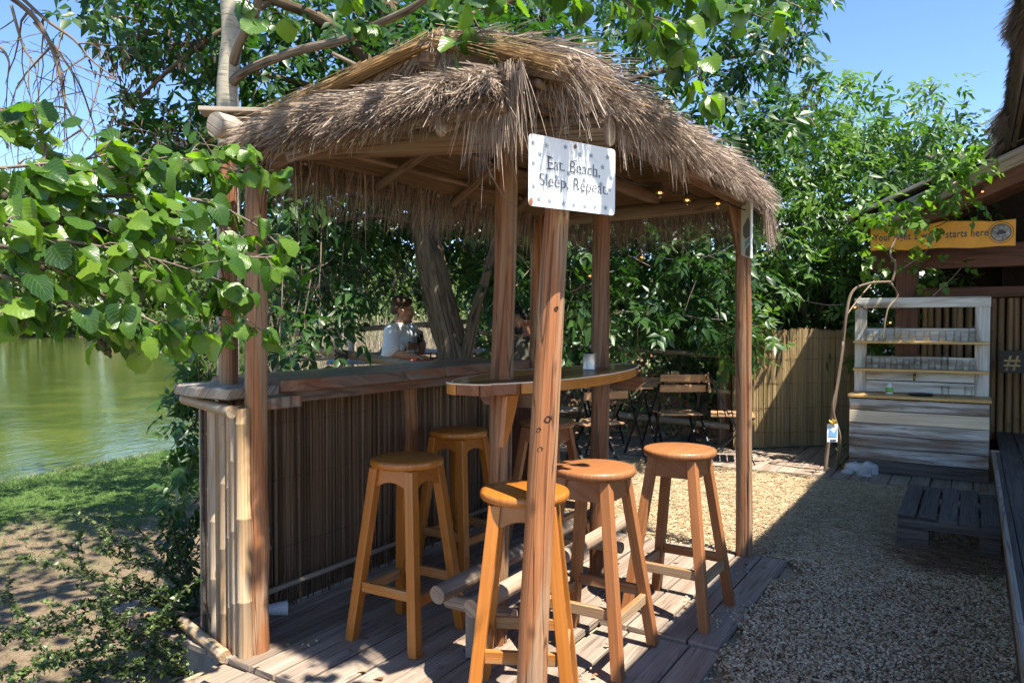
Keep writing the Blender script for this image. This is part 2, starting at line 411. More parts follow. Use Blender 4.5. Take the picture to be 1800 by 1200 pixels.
def soil_material():
    m, nt, p = newmat('lawn_turf'); g = NT(nt)
    obc = g.coord('Object', (1,1,1), False)
    n1 = g.noise(obc, 1.3, 5, .6); n2 = g.noise(obc, 26, 6, .7); n3 = g.noise(obc, 170, 3, .6)
    green = g.ramp(n2, [(.3, (.06,.115,.025)), (.7, (.15,.24,.06))])
    dry = g.ramp(n2, [(.3, (.2,.14,.09)), (.7, (.4,.3,.195))])
    tc = g.n('ShaderNodeTexCoord'); sp = g.n('ShaderNodeSeparateXYZ'); g.l(tc.outputs['Object'], sp.inputs[0])
    # distance from the shore line, in the river's frame
    vv = g.math('ADD', g.math('MULTIPLY', sp.outputs[0], VX.x), g.math('MULTIPLY', sp.outputs[1], VX.y))
    f = g.math('ADD', g.math('MULTIPLY', g.math('SUBTRACT', vv, L0.dot(VX)+3.9), .55), g.math('MULTIPLY', g.math('SUBTRACT', n1, .5), 2.6))
    f = g.ramp(g.math('ADD', f, .5), [(.25, (0,0,0)), (.75, (1,1,1))])
    col = g.mix(f, dry, green)
    col = g.mix(.45, col, g.ramp(n3, [(.3, (.25,.25,.25)), (.7, (1,1,1))]), 'MULTIPLY')
    g.l(col, p.inputs['Base Color']); p.inputs['Roughness'].default_value = .95; p.inputs['Specular IOR Level'].default_value = .1
    g.l(g.bump(g.math('ADD', n2, n3), .8, .03), p.inputs['Normal'])
    return m
M['turf'] = soil_material()
def sand_material():
    m, nt, p = newmat('gravel_bed'); g = NT(nt)
    obc = g.coord('Object', (1,1,1), False)
    vo = g.n('ShaderNodeTexVoronoi'); vo.inputs['Scale'].default_value = 95; g.l(obc, vo.inputs['Vector'])
    n1 = g.noise(obc, 2.2, 4, .6); n2 = g.noise(obc, 60, 5, .7)
    col = g.ramp(n2, [(.3, (.24,.17,.1)), (.7, (.52,.4,.26))])
    col = g.mix(g.math('MULTIPLY', n1, .5), col, (.46,.34,.2))
    g.l(col, p.inputs['Base Color']); p.inputs['Roughness'].default_value = .9
    g.l(g.bump(g.math('ADD', vo.outputs['Distance'], n2), .7, .012), p.inputs['Normal'])
    return m
M['sand'] = sand_material()
def litter_material():
    m, nt, p = newmat('leaf_litter_soil'); g = NT(nt)
    obc = g.coord('Object', (1,1,1), False)
    vo = g.n('ShaderNodeTexVoronoi'); vo.inputs['Scale'].default_value = 22; g.l(obc, vo.inputs['Vector'])
    col = g.ramp(g.noise(obc, 30, 5, .7), [(.3, (.1,.065,.04)), (.7, (.36,.25,.15))])
    g.l(g.mix(.5, col, vo.outputs['Color'], 'SOFT_LIGHT'), p.inputs['Base Color']); p.inputs['Roughness'].default_value = .95
    g.l(g.bump(vo.outputs['Distance'], .8, .03), p.inputs['Normal'])
    return m
M['litter'] = litter_material()

# gravel yard: one sheet, with the lawn beside it and the far land across the river
mb = MB(); a = [B(-14, .12, -.04), B(-14, -40, -.04), B(60, -40, -.04), B(60, .12, -.04)]
mb.v += a; mb.face([0, 1, 2, 3], [(0,0)]*4); struct('gravel_ground', mb, M['sand'])
uu = np.linspace(-14, 70, 170); vv = np.concatenate([np.linspace(.12, 10, 60)])
G1, G2 = np.meshgrid(uu, vv, indexing='ij'); Vg = Bn(G1, G2, lawn_h(G1, G2)).reshape(-1, 3)
nu, nv = len(uu), len(vv); ii = np.arange((nu-1)*nv).reshape(nu-1, nv)[:, :-1].ravel()
F = np.stack([ii, ii+nv, ii+nv+1, ii+1], 1)
npmesh('lawn', Vg, F, M['turf'], smooth=True, kind='structure')

def water_material():
    m, nt, p = newmat('river_water'); g = NT(nt)
    obc = g.coord('Object', (1,1,1), False)
    n0 = g.noise(obc, .55, 6, .65, .8)
    col = g.ramp(n0, [(.3, (.026,.052,.010)), (.7, (.10,.125,.022))])
    g.l(col, p.inputs['Base Color']); p.inputs['Roughness'].default_value = .06; p.inputs['IOR'].default_value = 1.33
    p.inputs['Specular IOR Level'].default_value = .5
    mp = g.n('ShaderNodeMapping'); mp.inputs['Rotation'].default_value = (0, 0, TH); mp.inputs['Scale'].default_value = (1.5, .8, 1)
    tc = g.n('ShaderNodeTexCoord'); g.l(tc.outputs['Object'], mp.inputs['Vector'])
    n1 = g.noise(mp.outputs[0], 3.2, 3, .5, .5); n2 = g.noise(mp.outputs[0], 14, 3, .5, .4)
    h = g.math('ADD', n1, g.math('MULTIPLY', n2, .22))
    g.l(g.bump(h, .09, .1), p.inputs['Normal'])
    return m
M['water'] = water_material()
mb = MB(); mb.v += [B(-120, 6.2, WATER_Z), B(260, 6.2, WATER_Z), B(260, 125, WATER_Z), B(-120, 125, WATER_Z)]
mb.face([0, 1, 2, 3], [(0,0)]*4); struct('river_water', mb, M['water'])
mb = MB()
pr = [(92, -1.0), (100, -.45), (104, .8), (112, 2.0), (150, 4.0), (420, 6.0)]
us = [-250, -100, 0, 80, 180, 400]
for u in us:
    for v, z in pr: mb.v.append(B(u, v, z + .3*math.sin(u*.3)))
for i in range(len(us)-1):
    for j in range(len(pr)-1):
        b = i*len(pr)+j; mb.face([b, b+len(pr), b+len(pr)+1, b+1], [(0,0)]*4)
struct('far_bank', mb, M['litter'], smooth=True)

# ---------------------------------------------------------------- decks of single planks
deck = bpy.data.objects.new('bar_deck', None); COL.objects.link(deck); OFF['bar_deck'] = V3((0,0,0)); deck['kind'] = 'structure'
def plank_run(parent, u0, u1, v, wdt, ztop, mat, maxlen=2.6, along='u'):
    u = u0
    while u < u1-.02:
        e = min(u1, u+rnd.uniform(.6, 1)*maxlen)
        if u1-e < .35: e = u1
        mb = MB(); g_ = .0025; dz = rnd.uniform(-.004, .003); tl = rnd.uniform(-.004, .004)
        c = B((u+e)/2, v, ztop-.014+dz) if along == 'u' else B(v, (u+e)/2, ztop-.014+dz)
        a1, a2 = (UX, VX) if along == 'u' else (VX, UX)
        mb.box(c, a1*((e-u)/2-g_), (a2+ZX*tl).normalized()*(wdt/2-.0045), ZX*.014, jit=.0018)
        obj('plank', mb, mat, parent, bevel=.003)
        u = e
W = .137; v = -1.585+W/2; k = 0
while v < 1.0:
    low = v < -1.1
    plank_run(deck, (1.06 if low else -.08), 2.39, v, W, 0.0, M['deck'])
    if v < .06: plank_run(deck, -2.4, (1.045 if low else -.095), v-(.02 if low else 0), W, -.012, M['deck'])
    v += W; k += 1
fd = bpy.data.objects.new('far_deck', None); COL.objects.link(fd); OFF['far_deck'] = V3((0,0,0)); fd['kind'] = 'structure'
v = -2.55
while v < 1.6:
    plank_run(fd, 4.85+.05*rnd.random(), 7.4, v, .15, .02, M['deck'], 2.7); v += .15
# raised terrace behind the bar where the two men sit
tr = bpy.data.objects.new('terrace_deck', None); COL.objects.link(tr); OFF['terrace_deck'] = V3((0,0,0)); tr['kind'] = 'structure'
v = 1.65
while v < 3.3:
    plank_run(tr, 3.05, 7.6, v, .15, .30, M['deck'], 3.2); v += .15

# ---------------------------------------------------------------- pebbles, straw, grass
def scatter(name, pos, mat, smin, smax, flat=.62, kind='stuff', subdiv=1):
    me = bpy.data.meshes.new(name); me.vertices.add(len(pos)); me.vertices.foreach_set('co', np.asarray(pos, np.float32).ravel()); me.update()
    o = link(name, me); o['kind'] = kind
    ng = bpy.data.node_groups.new(name, 'GeometryNodeTree')
    ng.interface.new_socket('Geometry', in_out='INPUT', socket_type='NodeSocketGeometry')
    ng.interface.new_socket('Geometry', in_out='OUTPUT', socket_type='NodeSocketGeometry')
    N = ng.nodes; Lk = ng.links
    gi = N.new('NodeGroupInput'); go = N.new('NodeGroupOutput')
    ico = N.new('GeometryNodeMeshIcoSphere'); ico.inputs['Radius'].default_value = 1.0; ico.inputs['Subdivisions'].default_value = subdiv+1
    sm = N.new('GeometryNodeSetShadeSmooth'); st = N.new('GeometryNodeSetMaterial'); st.inputs['Material'].default_value = mat
    iop = N.new('GeometryNodeInstanceOnPoints')
    rr = N.new('FunctionNodeRandomValue'); rr.data_type = 'FLOAT_VECTOR'; rr.inputs[0].default_value = (0,0,0); rr.inputs[1].default_value = (.5,.5,6.28)
    sc = N.new('FunctionNodeRandomValue'); sc.data_type = 'FLOAT_VECTOR'; sc.inputs[0].default_value = (smin, smin*.75, smin*flat); sc.inputs[1].default_value = (smax, smax*.8, smax*flat)
    sc.inputs['Seed'].default_value = 7
    Lk.new(ico.outputs['Mesh'], sm.inputs['Geometry']); Lk.new(sm.outputs[0], st.inputs['Geometry'])
    Lk.new(gi.outputs[0], iop.inputs['Points']); Lk.new(st.outputs[0], iop.inputs['Instance'])
    Lk.new(rr.outputs[0], iop.inputs['Rotation']); Lk.new(sc.outputs[0], iop.inputs['Scale'])
    Lk.new(iop.outputs[0], go.inputs[0])
    md = o.modifiers.new('scatter', 'NODES'); md.node_group = ng
    return o
def pebble_material():
    m, nt, p = newmat('river_pebble'); g = NT(nt)
    col = g.ramp(g.rnd(), [(0, (.15,.09,.045)), (.2, (.38,.25,.135)), (.5, (.56,.40,.235)), (.8, (.68,.53,.345)), (1, (.8,.68,.5))])
    col = g.mix(.35, col, g.ramp(g.noise(g.coord('Object', (1,1,1)), 2.5, 4, .6), [(.3, (.4,.4,.4)), (.7, (1,1,1))]), 'MULTIPLY')
    g.l(col, p.inputs['Base Color']); p.inputs['Roughness'].default_value = .75
    return m
M['pebble'] = pebble_material()
def region(n, u0, u1, v0, v1, zfun=None, bias=1.0):
    u = u0+(u1-u0)*rng.random(n)**bias; v = v0+(v1-v0)*rng.random(n)
    return u, v
P = []
u, v = region(52000, -.4, 3.2, -2.66, -1.50); edge = -1.6+.06*np.sin(u*5)+.05*np.sin(u*13+1)+rng.normal(0, .02, len(u)); k = v < edge
P.append(Bn(u[k], v[k], -.016+rng.random(k.sum())*.014))
u, v = region(22000, 2.42, 5.2, -2.66, -1.3); P.append(Bn(u, v, -.016+rng.random(len(u))*.01))
u, v = region(20000, 2.42, 4.85, -1.3, .6); P.append(Bn(u, v, -.018+rng.random(len(u))*.008))
u = rng.normal(.95, .12, 260); v = -1.52+rng.normal(0, .09, 260); k = (v > -1.62) & (u < 1.04); P.append(Bn(u[k], v[k], np.full(k.sum(), -.03)))
for c in ((1.42,-1.33,14), (1.3,-1.52,10), (1.9,-1.45,8), (.5,-1.2,6), (2.2,-1.2,12), (1.2,-1.0,6), (.15,-.1,4)):
    P.append(Bn(c[0]+rng.normal(0, .07, c[2]), c[1]+rng.normal(0, .035, c[2]), np.full(c[2], .004)))
scatter('gravel_pebbles', np.concatenate(P), M['pebble'], .0032, .0098, .7)
def strands(name, P0, D, Ln_, W_, mat, tint, bend=.0, parent=None, kind='stuff', label=None, segs=2, up=None):
    """flat tapering strands: root P0, direction D (unit), length, width"""
    n = len(P0); D = D/np.linalg.norm(D, axis=1, keepdims=True)
    if up is None:
        r = rng.normal(size=(n, 3))
    else: r = up
    side = np.cross(D, r); side /= np.linalg.norm(side, axis=1, keepdims=True)+1e-9
    rows = []
    for i in range(segs+1):
        t = i/segs
        c = P0 + D*(Ln_*t)[:, None]; c = c.copy(); c[:, 2] -= bend*(Ln_*t*t) if np.isscalar(bend) else (bend*Ln_*t*t)
        wv = (W_*(1-.75*t))[:, None]*.5
        rows.append((c-side*wv, c+side*wv))
    V = np.stack([x for r_ in rows for x in r_], 1).reshape(-1, 3)  # n*(2*(segs+1))
    k = 2*(segs+1); base = np.arange(n)*k
    Fs = []; UVs = []; u0 = rng.random(n)*5
    for i in range(segs):
        Fs.append(np.stack([base+2*i, base+2*i+1, base+2*i+3, base+2*i+2], 1))
        t0, t1 = i/segs, (i+1)/segs
        UVs.append(np.stack([np.stack([u0, Ln_*t0], 1), np.stack([u0+W_, Ln_*t0], 1), np.stack([u0+W_, Ln_*t1], 1), np.stack([u0, Ln_*t1], 1)], 1))
    return npmesh(name, V, np.concatenate(Fs), mat, parent, uv=np.concatenate(UVs), tint=np.tile(tint, segs), kind=kind, label=label)
n = 26000
u, v = region(n, 2.45, 4.95, -2.1, .9); a = rng.random(n)*2*PI
keep = rng.random(n) < np.clip(1.25-.28*np.abs(v+.7)-.12*(u < 2.9), .25, 1)
D = np.stack([np.cos(a), np.sin(a), rng.normal(.04, .09, n)], 1)
strands('straw_litter', Bn(u, v, -.006+rng.random(n)*.014)[keep], D[keep], (.03+.09*rng.random(n))[keep], (.0016+.002*rng.random(n))[keep], M['straw'], rng.random(n)[keep])
# brown pine needles and twigs heaped in front of the step
n = 1500; u = 2.85+rng.normal(0, .13, n); v = -2.42+rng.normal(0, .17, n); a = rng.normal(2.4, .5, n)
M['needles'] = strand('brown_needles', [(0, (.1,.055,.03)), (.6, (.23,.135,.075)), (1, (.4,.28,.17))])
strands('needle_litter', Bn(u, v, .0+rng.random(n)*.03), np.stack([np.cos(a), np.sin(a), rng.normal(0, .12, n)], 1), .05+.14*rng.random(n), .002+.002*rng.random(n), M['needles'], rng.random(n))
n = 700; u = rng.uniform(-.3, 3.6, n); v = rng.uniform(-2.6, -1.65, n); a = rng.random(n)*6.28
strands('dry_stalk_litter', Bn(u, v, np.full(n, .006)), np.stack([np.cos(a), np.sin(a), rng.normal(0, .05, n)], 1), .04+.1*rng.random(n), .0022+.002*rng.random(n), M['straw'], rng.random(n))
n = 150; u = np.concatenate([rng.uniform(-.6, 2.3, 70), rng.uniform(2.4, 5, 80)]); v = np.concatenate([rng.uniform(-1.6, .1, 70), rng.uniform(-2.5, -.4, 80)]); a = rng.random(n)*6.28
M['deadleaf'] = strand('dead_leaf', [(0, (.12,.05,.025)), (.6, (.3,.15,.07)), (1, (.45,.3,.14))])
strands('fallen_leaves', Bn(u, v, .004+.008*rng.random(n)), np.stack([np.cos(a), np.sin(a), rng.normal(.1, .15, n)], 1), .02+.03*rng.random(n), .012+.014*rng.random(n), M['deadleaf'], rng.random(n), bend=.3, up=np.stack([-np.sin(a)*0, 0*a, np.ones(n)], 1))
# grass
n = 60000
u = rng.uniform(-3.5, 7, n); v = 7.15-5.6*rng.random(n)**1.4
k = rng.random(n) < np.clip((v-2.2)/2.2, .12, 1); u, v = u[k], v[k]; n = len(u)
M['grass'] = strand('grass_blade', [(0, (.06,.13,.03)), (.6, (.14,.26,.06)), (.86, (.25,.32,.1)), (1, (.46,.4,.22))], trans=.3)
a = rng.random(n)*6.28
dryk = np.clip((v-6.75)/.3, 0, 1)*rng.random(n)
strands('grass', Bn(u, v, lawn_h(u, v)-.005), np.stack([np.cos(a)*.5, np.sin(a)*.5, np.ones(n)], 1), .03+.04*rng.random(n)+.05*dryk, .004+.004*rng.random(n), M['grass'], np.clip(rng.random(n)*.85+dryk*.5, 0, 1), bend=.25)
# dry reeds on the near shore beyond the terrace
n = 9000; u = rng.uniform(6.6, 12.5, n); v = rng.normal(6.8, .7, n); a = rng.random(n)*6.28
M['dryreed'] = strand('dry_reed', [(0, (.16,.11,.07)), (.35, (.42,.31,.22)), (.8, (.7,.58,.44)), (1, (.3,.36,.13))], trans=.3)
strands('dry_reeds', Bn(u, v, lawn_h(u, v)), np.stack([np.cos(a)*.5*rng.random(n), np.sin(a)*.5*rng.random(n), np.ones(n)], 1), .7+1.5*rng.random(n)**1.5, .010+.014*rng.random(n), M['dryreed'], rng.random(n), bend=.08, segs=3)

# ================================================================== THE THATCHED BAR
def post(mb, p0, p1, r0, r1, n=26, groove=None, wob=.07, seg=9):
    b = len(mb.v)
    pts = [p0.lerp(p1, i/seg) + V3((rnd.uniform(-1, 1), rnd.uniform(-1, 1), 0))*(.003 if 0 < i < seg else 0) for i in range(seg+1)]
    mb.tube(pts, [r0+(r1-r0)*i/seg for i in range(seg+1)], n=n, wob=wob)
    if groove is not None:
        ph = rnd.random()*6
        for i in range(seg+1):
            c = pts[i]
            for dk, f in ((0, .66), (1, .93)):
                k = (groove+dk+int(.8*math.sin(i*.45+ph))) % n
                q = mb.v[b+i*n+k]; mb.v[b+i*n+k] = c+(q-c)*f
    return mb
def bamboo(mb, p0, p1, r, gap=.22, n=12, taper=.92, sag=0.0):
    L = (p1-p0).length; pts = [p0]; rad = [r]; x = rnd.uniform(.1, .9)*gap
    while x < L-.02:
        for dx, f in ((-.008, 1.0), (-.003, 1.065), (.002, 1.075), (.006, .975)):
            if 0 < x+dx < L: pts.append(p0.lerp(p1, (x+dx)/L)); rad.append(r*f*(1-(1-taper)*(x/L)))
        x += gap*rnd.uniform(.8, 1.2)
    pts.append(p1); rad.append(r*taper)
    if sag:
        pts = [p-ZX*(sag*4*((p-p0).length/L)*(1-(p-p0).length/L)) for p in pts]
    return mb.tube(pts, rad, n=n)
def reeds(name, P0, P1, r, mat, tint, parent=None, kind='stuff', n=4):
    P0 = np.asarray(P0); P1 = np.asarray(P1); N = len(P0); d = P1-P0; d /= np.linalg.norm(d, axis=1, keepdims=True)
    ref = np.where(np.abs(d[:, 2:3]) > .9, np.array([[1., 0, 0]]), np.array([[0, 0, 1.]]))
    a = np.cross(d, ref); a /= np.linalg.norm(a, axis=1, keepdims=True); b = np.cross(d, a)
    rows = []
    for P in (P0, P1):
        for k in range(n):
            an = 2*PI*k/n+.3; rows.append(P+(a*math.cos(an)+b*math.sin(an))*r[:, None])
    V = np.stack(rows, 1).reshape(-1, 3); base = np.arange(N)*2*n; Fs = []; UV = []
    L = np.linalg.norm(P1-P0, axis=1); u0 = rng.random(N)*9
    for k in range(n):
        k2 = (k+1) % n; Fs.append(np.stack([base+k, base+k2, base+n+k2, base+n+k], 1))
        UV.append(np.stack([np.stack([u0+k*r, 0*L], 1), np.stack([u0+(k+1)*r, 0*L], 1), np.stack([u0+(k+1)*r, L], 1), np.stack([u0+k*r, L], 1)], 1))
    return npmesh(name, V, np.concatenate(Fs), mat, parent, uv=np.concatenate(UV), tint=np.tile(tint, n), kind=kind, smooth=True)

bar = thing('thatched_bar', 'open timber bar with a shaggy palm thatch roof, reed front and bamboo side panel', 'beach bar', tuple(L0))
def G(px, py):   # where the deck is seen at that place in the photograph
    q = pt(px, py, 1.0)-V3((0, 0, CAM_H)); t = -CAM_H/q.z; return V3((q.x*t, q.y*t, 0))
posts = {}
def add_post(key, p0, p1, r0, r1, groove, label=None):
    mb = post(MB(), p0, p1, r0, r1, groove=groove); posts[key] = (p0, p1)
    return obj('post', mb, M['post'], bar, auto=.55, label=label)
add_post('L', V3((-1.045, 3.0, -.02)), V3((-1.03, 2.99, 2.0)), .048, .042, 8)
add_post('BL', V3((-1.235, 3.18, 0)), V3((-1.21, 3.17, 2.1)), .041, .037, 4)
add_post('F', V3((.052, 2.37, -.03)), V3((.158, 2.44, 1.93)), .051, .040, 20, 'leaning weathered front post with knot holes')
add_post('R', V3((1.345, 4.255, -.03)), V3((1.325, 4.25, 2.04)), .047, .043, 17)
add_post('P3', V3((-.068, 3.09, 0)), V3((-.018, 3.09, 2.08)), .048, .045, 20)
add_post('P4', V3((.462, 3.9, 0)), V3((.47, 3.9, 2.1)), .050, .046, None)
add_post('P6', B(2.26, -.015), B(2.26, -.015, 2.08), .042, .041, 18)
add_post('mid', B(1.3, .265, 0), B(1.3, .27, 1.03), .05, .048, None)
M['knot'] = plain('knot_wood', (.05,.022,.012), .8, .2, var=.5, scale=120, bump=.4)
# knot holes on the leaning post
for px, py, s in ((947, 756, .007), (963, 737, .010), (949, 790, .008), (979, 542, .006)):
    q = pt(px, py, 2.36); p0, p1 = posts['F']; t = (q.z-p0.z)/(p1.z-p0.z); c = p0.lerp(p1, t); r = .051+(.04-.051)*t
    d = V3((q.x-c.x, 0, 0)); d.y = -math.sqrt(max(1e-6, r*r-d.x**2)); nrm = d.normalized()
    X = nrm.orthogonal().normalized(); Y = nrm.cross(X)
    mb = MB().lathe([(s*1.35, -.003), (s*1.0, .0012), (s*.7, .0004), (s*.4, -.002), (.0003, -.003)], c+nrm*(r*.99), 12, axis=(X*1.25, Y*.85, nrm))
    for i in range(len(mb.v)): mb.v[i] += (mb.v[i]-c).cross(nrm)*.25*mnoise.noise(mb.v[i]*90)
    obj('knot', mb, M['knot'], bar, smooth=True)
# beams
def log(name, p0, p1, r, mat='beam', n=18, taper=.95, label=None):
    k = 8; mb = MB().tube([p0.lerp(p1, i/k) for i in range(k+1)], [r*(1-(1-taper)*i/k) for i in range(k+1)], n=n, wob=.09)
    return obj(name, mb, M[mat], bar, auto=.6, label=label)
log('eave_beam', B(.03, .1, 2.045), B(.2, -1.475, 1.95), .05, 'beam', taper=1.04)
obj('beam_end', MB().lathe([(.001, 0), (.05, 0), (.049, .004), (.001, .004)], B(.2, -1.474, 1.95), 18, axis=(ZX, UX, -VX)), M['beam'], bar)
log('roof_log', B(.15, -1.335, 2.045), B(2.3, -1.30, 2.06), .047, 'beam')
log('roof_log', B(.0, -.86, 2.07), B(2.45, -.82, 2.1), .043)
log('roof_log', B(.05, .0, 2.1), B(2.45, .03, 2.1), .045)
log('roof_log', V3((-1.235, 3.09, 2.165)), V3((-.1, 4.95, 2.16)), .052, 'log')
log('eave_beam', B(.08, -.02, 1.985), B(2.4, .02, 2.0), .036, 'beam')
log('eave_beam', B(2.33, .15, 2.02), B(2.33, -1.5, 2.03), .045, 'beam')
# brace at the right post
mb = MB().beam(B(2.33, -1.335, 1.70), B(2.32, -1.27, 2.02), .045, .05); obj('brace', mb, M['post'], bar, bevel=.004)
for a, b_ in ((-.05, .1), (.03, .17)):
    mb = MB().beam(V3((-1.27+a, 3.06+b_, 2.225+.012*b_*10)), V3((-.85+a, 3.14+b_, 2.235+.012*b_*10)), .11, .018); obj('roof_board', mb, M['log'], bar, bevel=.002)

# ---------------------------------------------------------------- the roof
EAV = dict(fl=(-.06, -.06, 2.04), fr=(-.06, -1.47, 2.06), br=(2.38, -1.46, 2.035), bl=(2.40, -.02, 2.06))
RF, RB = (.17, -.80, 2.335), (1.95, -.72, 2.47)
b3 = lambda t: B(*t)
faces = {'right': (b3(RF), b3(RB), b3(EAV['fr']), b3(EAV['br'])),
         'left': (b3(RF), b3(RB), b3(EAV['fl']), b3(EAV['bl'])),
         'front': (b3((.15, -.36, 2.135)), b3((.15, -1.16, 2.12)), b3((-.125, -.13, 1.985)), b3((-.125, -1.29, 1.985))),
         'back': (b3(RB)+UX*.02+VX*.05, b3(RB)+UX*.02-VX*.05, b3(EAV['bl']), b3(EAV['br']))}
for kf, (a, b_, c, d) in faces.items():
    nrm = (b_-a).cross(c-a).normalized()
    if nrm.z < 0: nrm = -nrm
    mb = MB(); N1 = 1
    mb.prism([a, b_, d, c], -nrm*.03)
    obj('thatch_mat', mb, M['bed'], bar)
# rafters and battens under the mats
for (a, b_, c, d) in (faces['right'], faces['left']):
    for s in (.05, .3, .55, .8, .98):
        p, q = a.lerp(b_, s), c.lerp(d, s)
        obj('rafter', MB().tube([p-ZX*.075, q-ZX*.07], [.02, .022], n=8, wob=.1), M['beam'], bar, smooth=True)
    for t in (.3, .55, .8):
        p, q = a.lerp(c, t), b_.lerp(d, t)
        obj('batten', MB().tube([p-ZX*.05, q-ZX*.05], [.013, .013], n=6), M['beam'], bar, smooth=True)
(a, b_, c, d) = faces['front']
for s in (.2, .8):
    obj('rafter', MB().tube([a.lerp(b_, s)-ZX*.065, c.lerp(d, s)-ZX*.05], [.018, .02], n=8), M['beam'], bar, smooth=True)
obj('ridge_pole', MB().tube([b3(RF)-ZX*.06-UX*.05, b3(RB)-ZX*.06], [.03, .03], n=10), M['beam'], bar, smooth=True)

def thatch(face, n, lmin, lmax, name='thatch', mat=None, lift=.10, t0=0.0, t1=1.0, s0=0.0, s1=1.0, thick=.075, spread=.32, wmin=.0018, wmax=.0046, hang=.5, tl=0.0, courses=7, tb=(.15, .95)):
    a, b_, c, d = [np.array(q) for q in faces[face]]
    s = s0+(s1-s0)*rng.random(n)
    t = t0+(t1-t0)*(np.floor(rng.random(n)*courses)+rng.beta(2, 2, n))/courses
    A = a+(b_-a)*s[:, None]; C = c+(d-c)*s[:, None]
    P = A+(C-A)*t[:, None]; dn = C-A; dn /= np.linalg.norm(dn, axis=1, keepdims=True)
    nr = np.cross(b_-a, c-a); nr /= np.linalg.norm(nr); nr = nr if nr[2] > 0 else -nr
    al = (b_-a)/np.linalg.norm(b_-a)
    # tufts: neighbouring strands lean the same way
    SL = np.linalg.norm(C-A, axis=1); wid = np.linalg.norm(b_-a)*.5+np.linalg.norm(d-c)*.5
    ci = np.floor(s*wid/.045).astype(int)*131+np.floor(t*courses).astype(int)*17; HR = np.random.default_rng(4).normal(0, 1, (3, 4096))
    tuft = HR[0][ci % 4096]*.9+.4*np.sin(s*137+t*23)
    fr = (t*courses) % 1.0
    h = (.25+.75*rng.random(n))*thick*(.25+.75*fr)+.006+.010*HR[1][ci % 4096]
    P = P+nr*h[:, None]
    D = dn+nr*(lift*(rng.random(n)-.15))[:, None]*1.0+al*(rng.normal(0, spread, n)*.5+.22*tuft)[:, None]
    ed = np.clip((t-.72)/.28, 0, 1); D = D+np.array([0, 0, -1.])*(hang*ed*rng.random(n))[:, None]
    L = lmin+(lmax-lmin)*rng.random(n); L = L*(1-.35*ed*rng.random(n))*(1+.25*HR[2][ci % 4096]).clip(.5, 1.5)
    L = np.minimum(L, (1.0-t)*SL+.05+.06*rng.random(n))
    w = wmin+(wmax-wmin)*rng.random(n)**2+.006*(rng.random(n) < .06)
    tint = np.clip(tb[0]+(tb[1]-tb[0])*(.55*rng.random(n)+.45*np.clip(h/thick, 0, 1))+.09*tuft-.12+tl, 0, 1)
    return strands(name, P, D, L, w, mat or M['thatch'], tint, bend=.05+.3*ed*rng.random(n), parent=bar, segs=2)
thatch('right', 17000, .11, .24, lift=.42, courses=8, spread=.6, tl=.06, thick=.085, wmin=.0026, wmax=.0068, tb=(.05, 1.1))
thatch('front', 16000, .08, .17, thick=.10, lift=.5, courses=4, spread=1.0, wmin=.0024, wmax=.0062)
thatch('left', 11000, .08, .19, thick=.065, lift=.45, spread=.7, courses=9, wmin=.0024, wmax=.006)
thatch('back', 3000, .2, .34)
# shaggy tips along the eaves, hanging
def fringe(p, q, n, lmin, lmax, out, name='thatch_fringe', back=.06, mat=None, tb=(0, 1), hang=1.0):
    p, q, out = np.array(p), np.array(q), np.array(out); s = rng.random(n)
    tuft = np.sin(s*70+2)+.7*np.sin(s*151)
    P = p+(q-p)*s[:, None]-out*(rng.random(n)*back)[:, None]+np.array([0, 0, 1])*(rng.random(n)*.05)[:, None]
    al = (q-p)/np.linalg.norm(q-p)
    D = out*(.25+.55*rng.random(n))[:, None]+np.array([0, 0, -1.])*hang*(.5+.6*rng.random(n))[:, None]+al*(rng.normal(0, .22, n)+.12*tuft)[:, None]
    L = (lmin+(lmax-lmin)*rng.random(n))*(1+.25*tuft*rng.random(n)).clip(.4, 1.6)
    return strands(name, P, D, L, .002+.0034*rng.random(n), mat or M['thatch'], np.clip(tb[0]+(tb[1]-tb[0])*rng.random(n), 0, 1), bend=.25*rng.random(n), parent=bar, segs=3)
U_, V_ = np.array(UX), np.array(VX)
fringe(B(-.115, -.12, 2.03), B(-.115, -1.27, 2.025), 3300, .05, .12, -U_*.9, tb=(.15, 1), hang=.8, back=.09)
fringe(b3(EAV['fr']), b3(EAV['br']), 4600, .04, .12, -V_, tb=(.15, 1), hang=.7)
fringe(b3(EAV['fl'])-ZX*.02, b3(EAV['bl'])-ZX*.02, 2600, .1, .25, V_*.5, tb=(0, .7), hang=1.4)
fringe(b3(EAV['bl'])-ZX*.02, b3(EAV['br'])-ZX*.02, 2400, .1, .24, U_*.4, tb=(0, .7), hang=1.4)
fringe(B(-.09, -1.14, 2.06), B(-.09, -1.33, 2.08), 260, .12, .28, -U_*.12, tb=(.2, .8), hang=1.6)
fringe(B(.2, -1.25, 2.2), B(.36, -1.45, 2.08), 260, .08, .2, -V_*.4-U_*.3, tb=(.2, .9), hang=1.2)
fringe(B(.3, -1.46, 2.03), B(.95, -1.46, 2.05), 380, .06, .16, -V_*.25, tb=(.2, .9), hang=1.3)
fringe(B(2.26, -1.47, 2.07), B(2.40, -1.46, 2.06), 420, .16, .30, -V_*.3+U_*.05, tb=(.2, .9), hang=1.4)
fringe(b3(RF)+ZX*.03, B(.02, -1.47, 2.09), 1500, .09, .22, -U_*.30-V_*.5, tb=(.1, 1), hang=.75, back=.10)
fringe(b3(RF)+ZX*.02, B(.02, -.35, 2.17), 600, .06, .14, -U_*.3+V_*.7, tb=(.1, .9), hang=.6, back=.08)
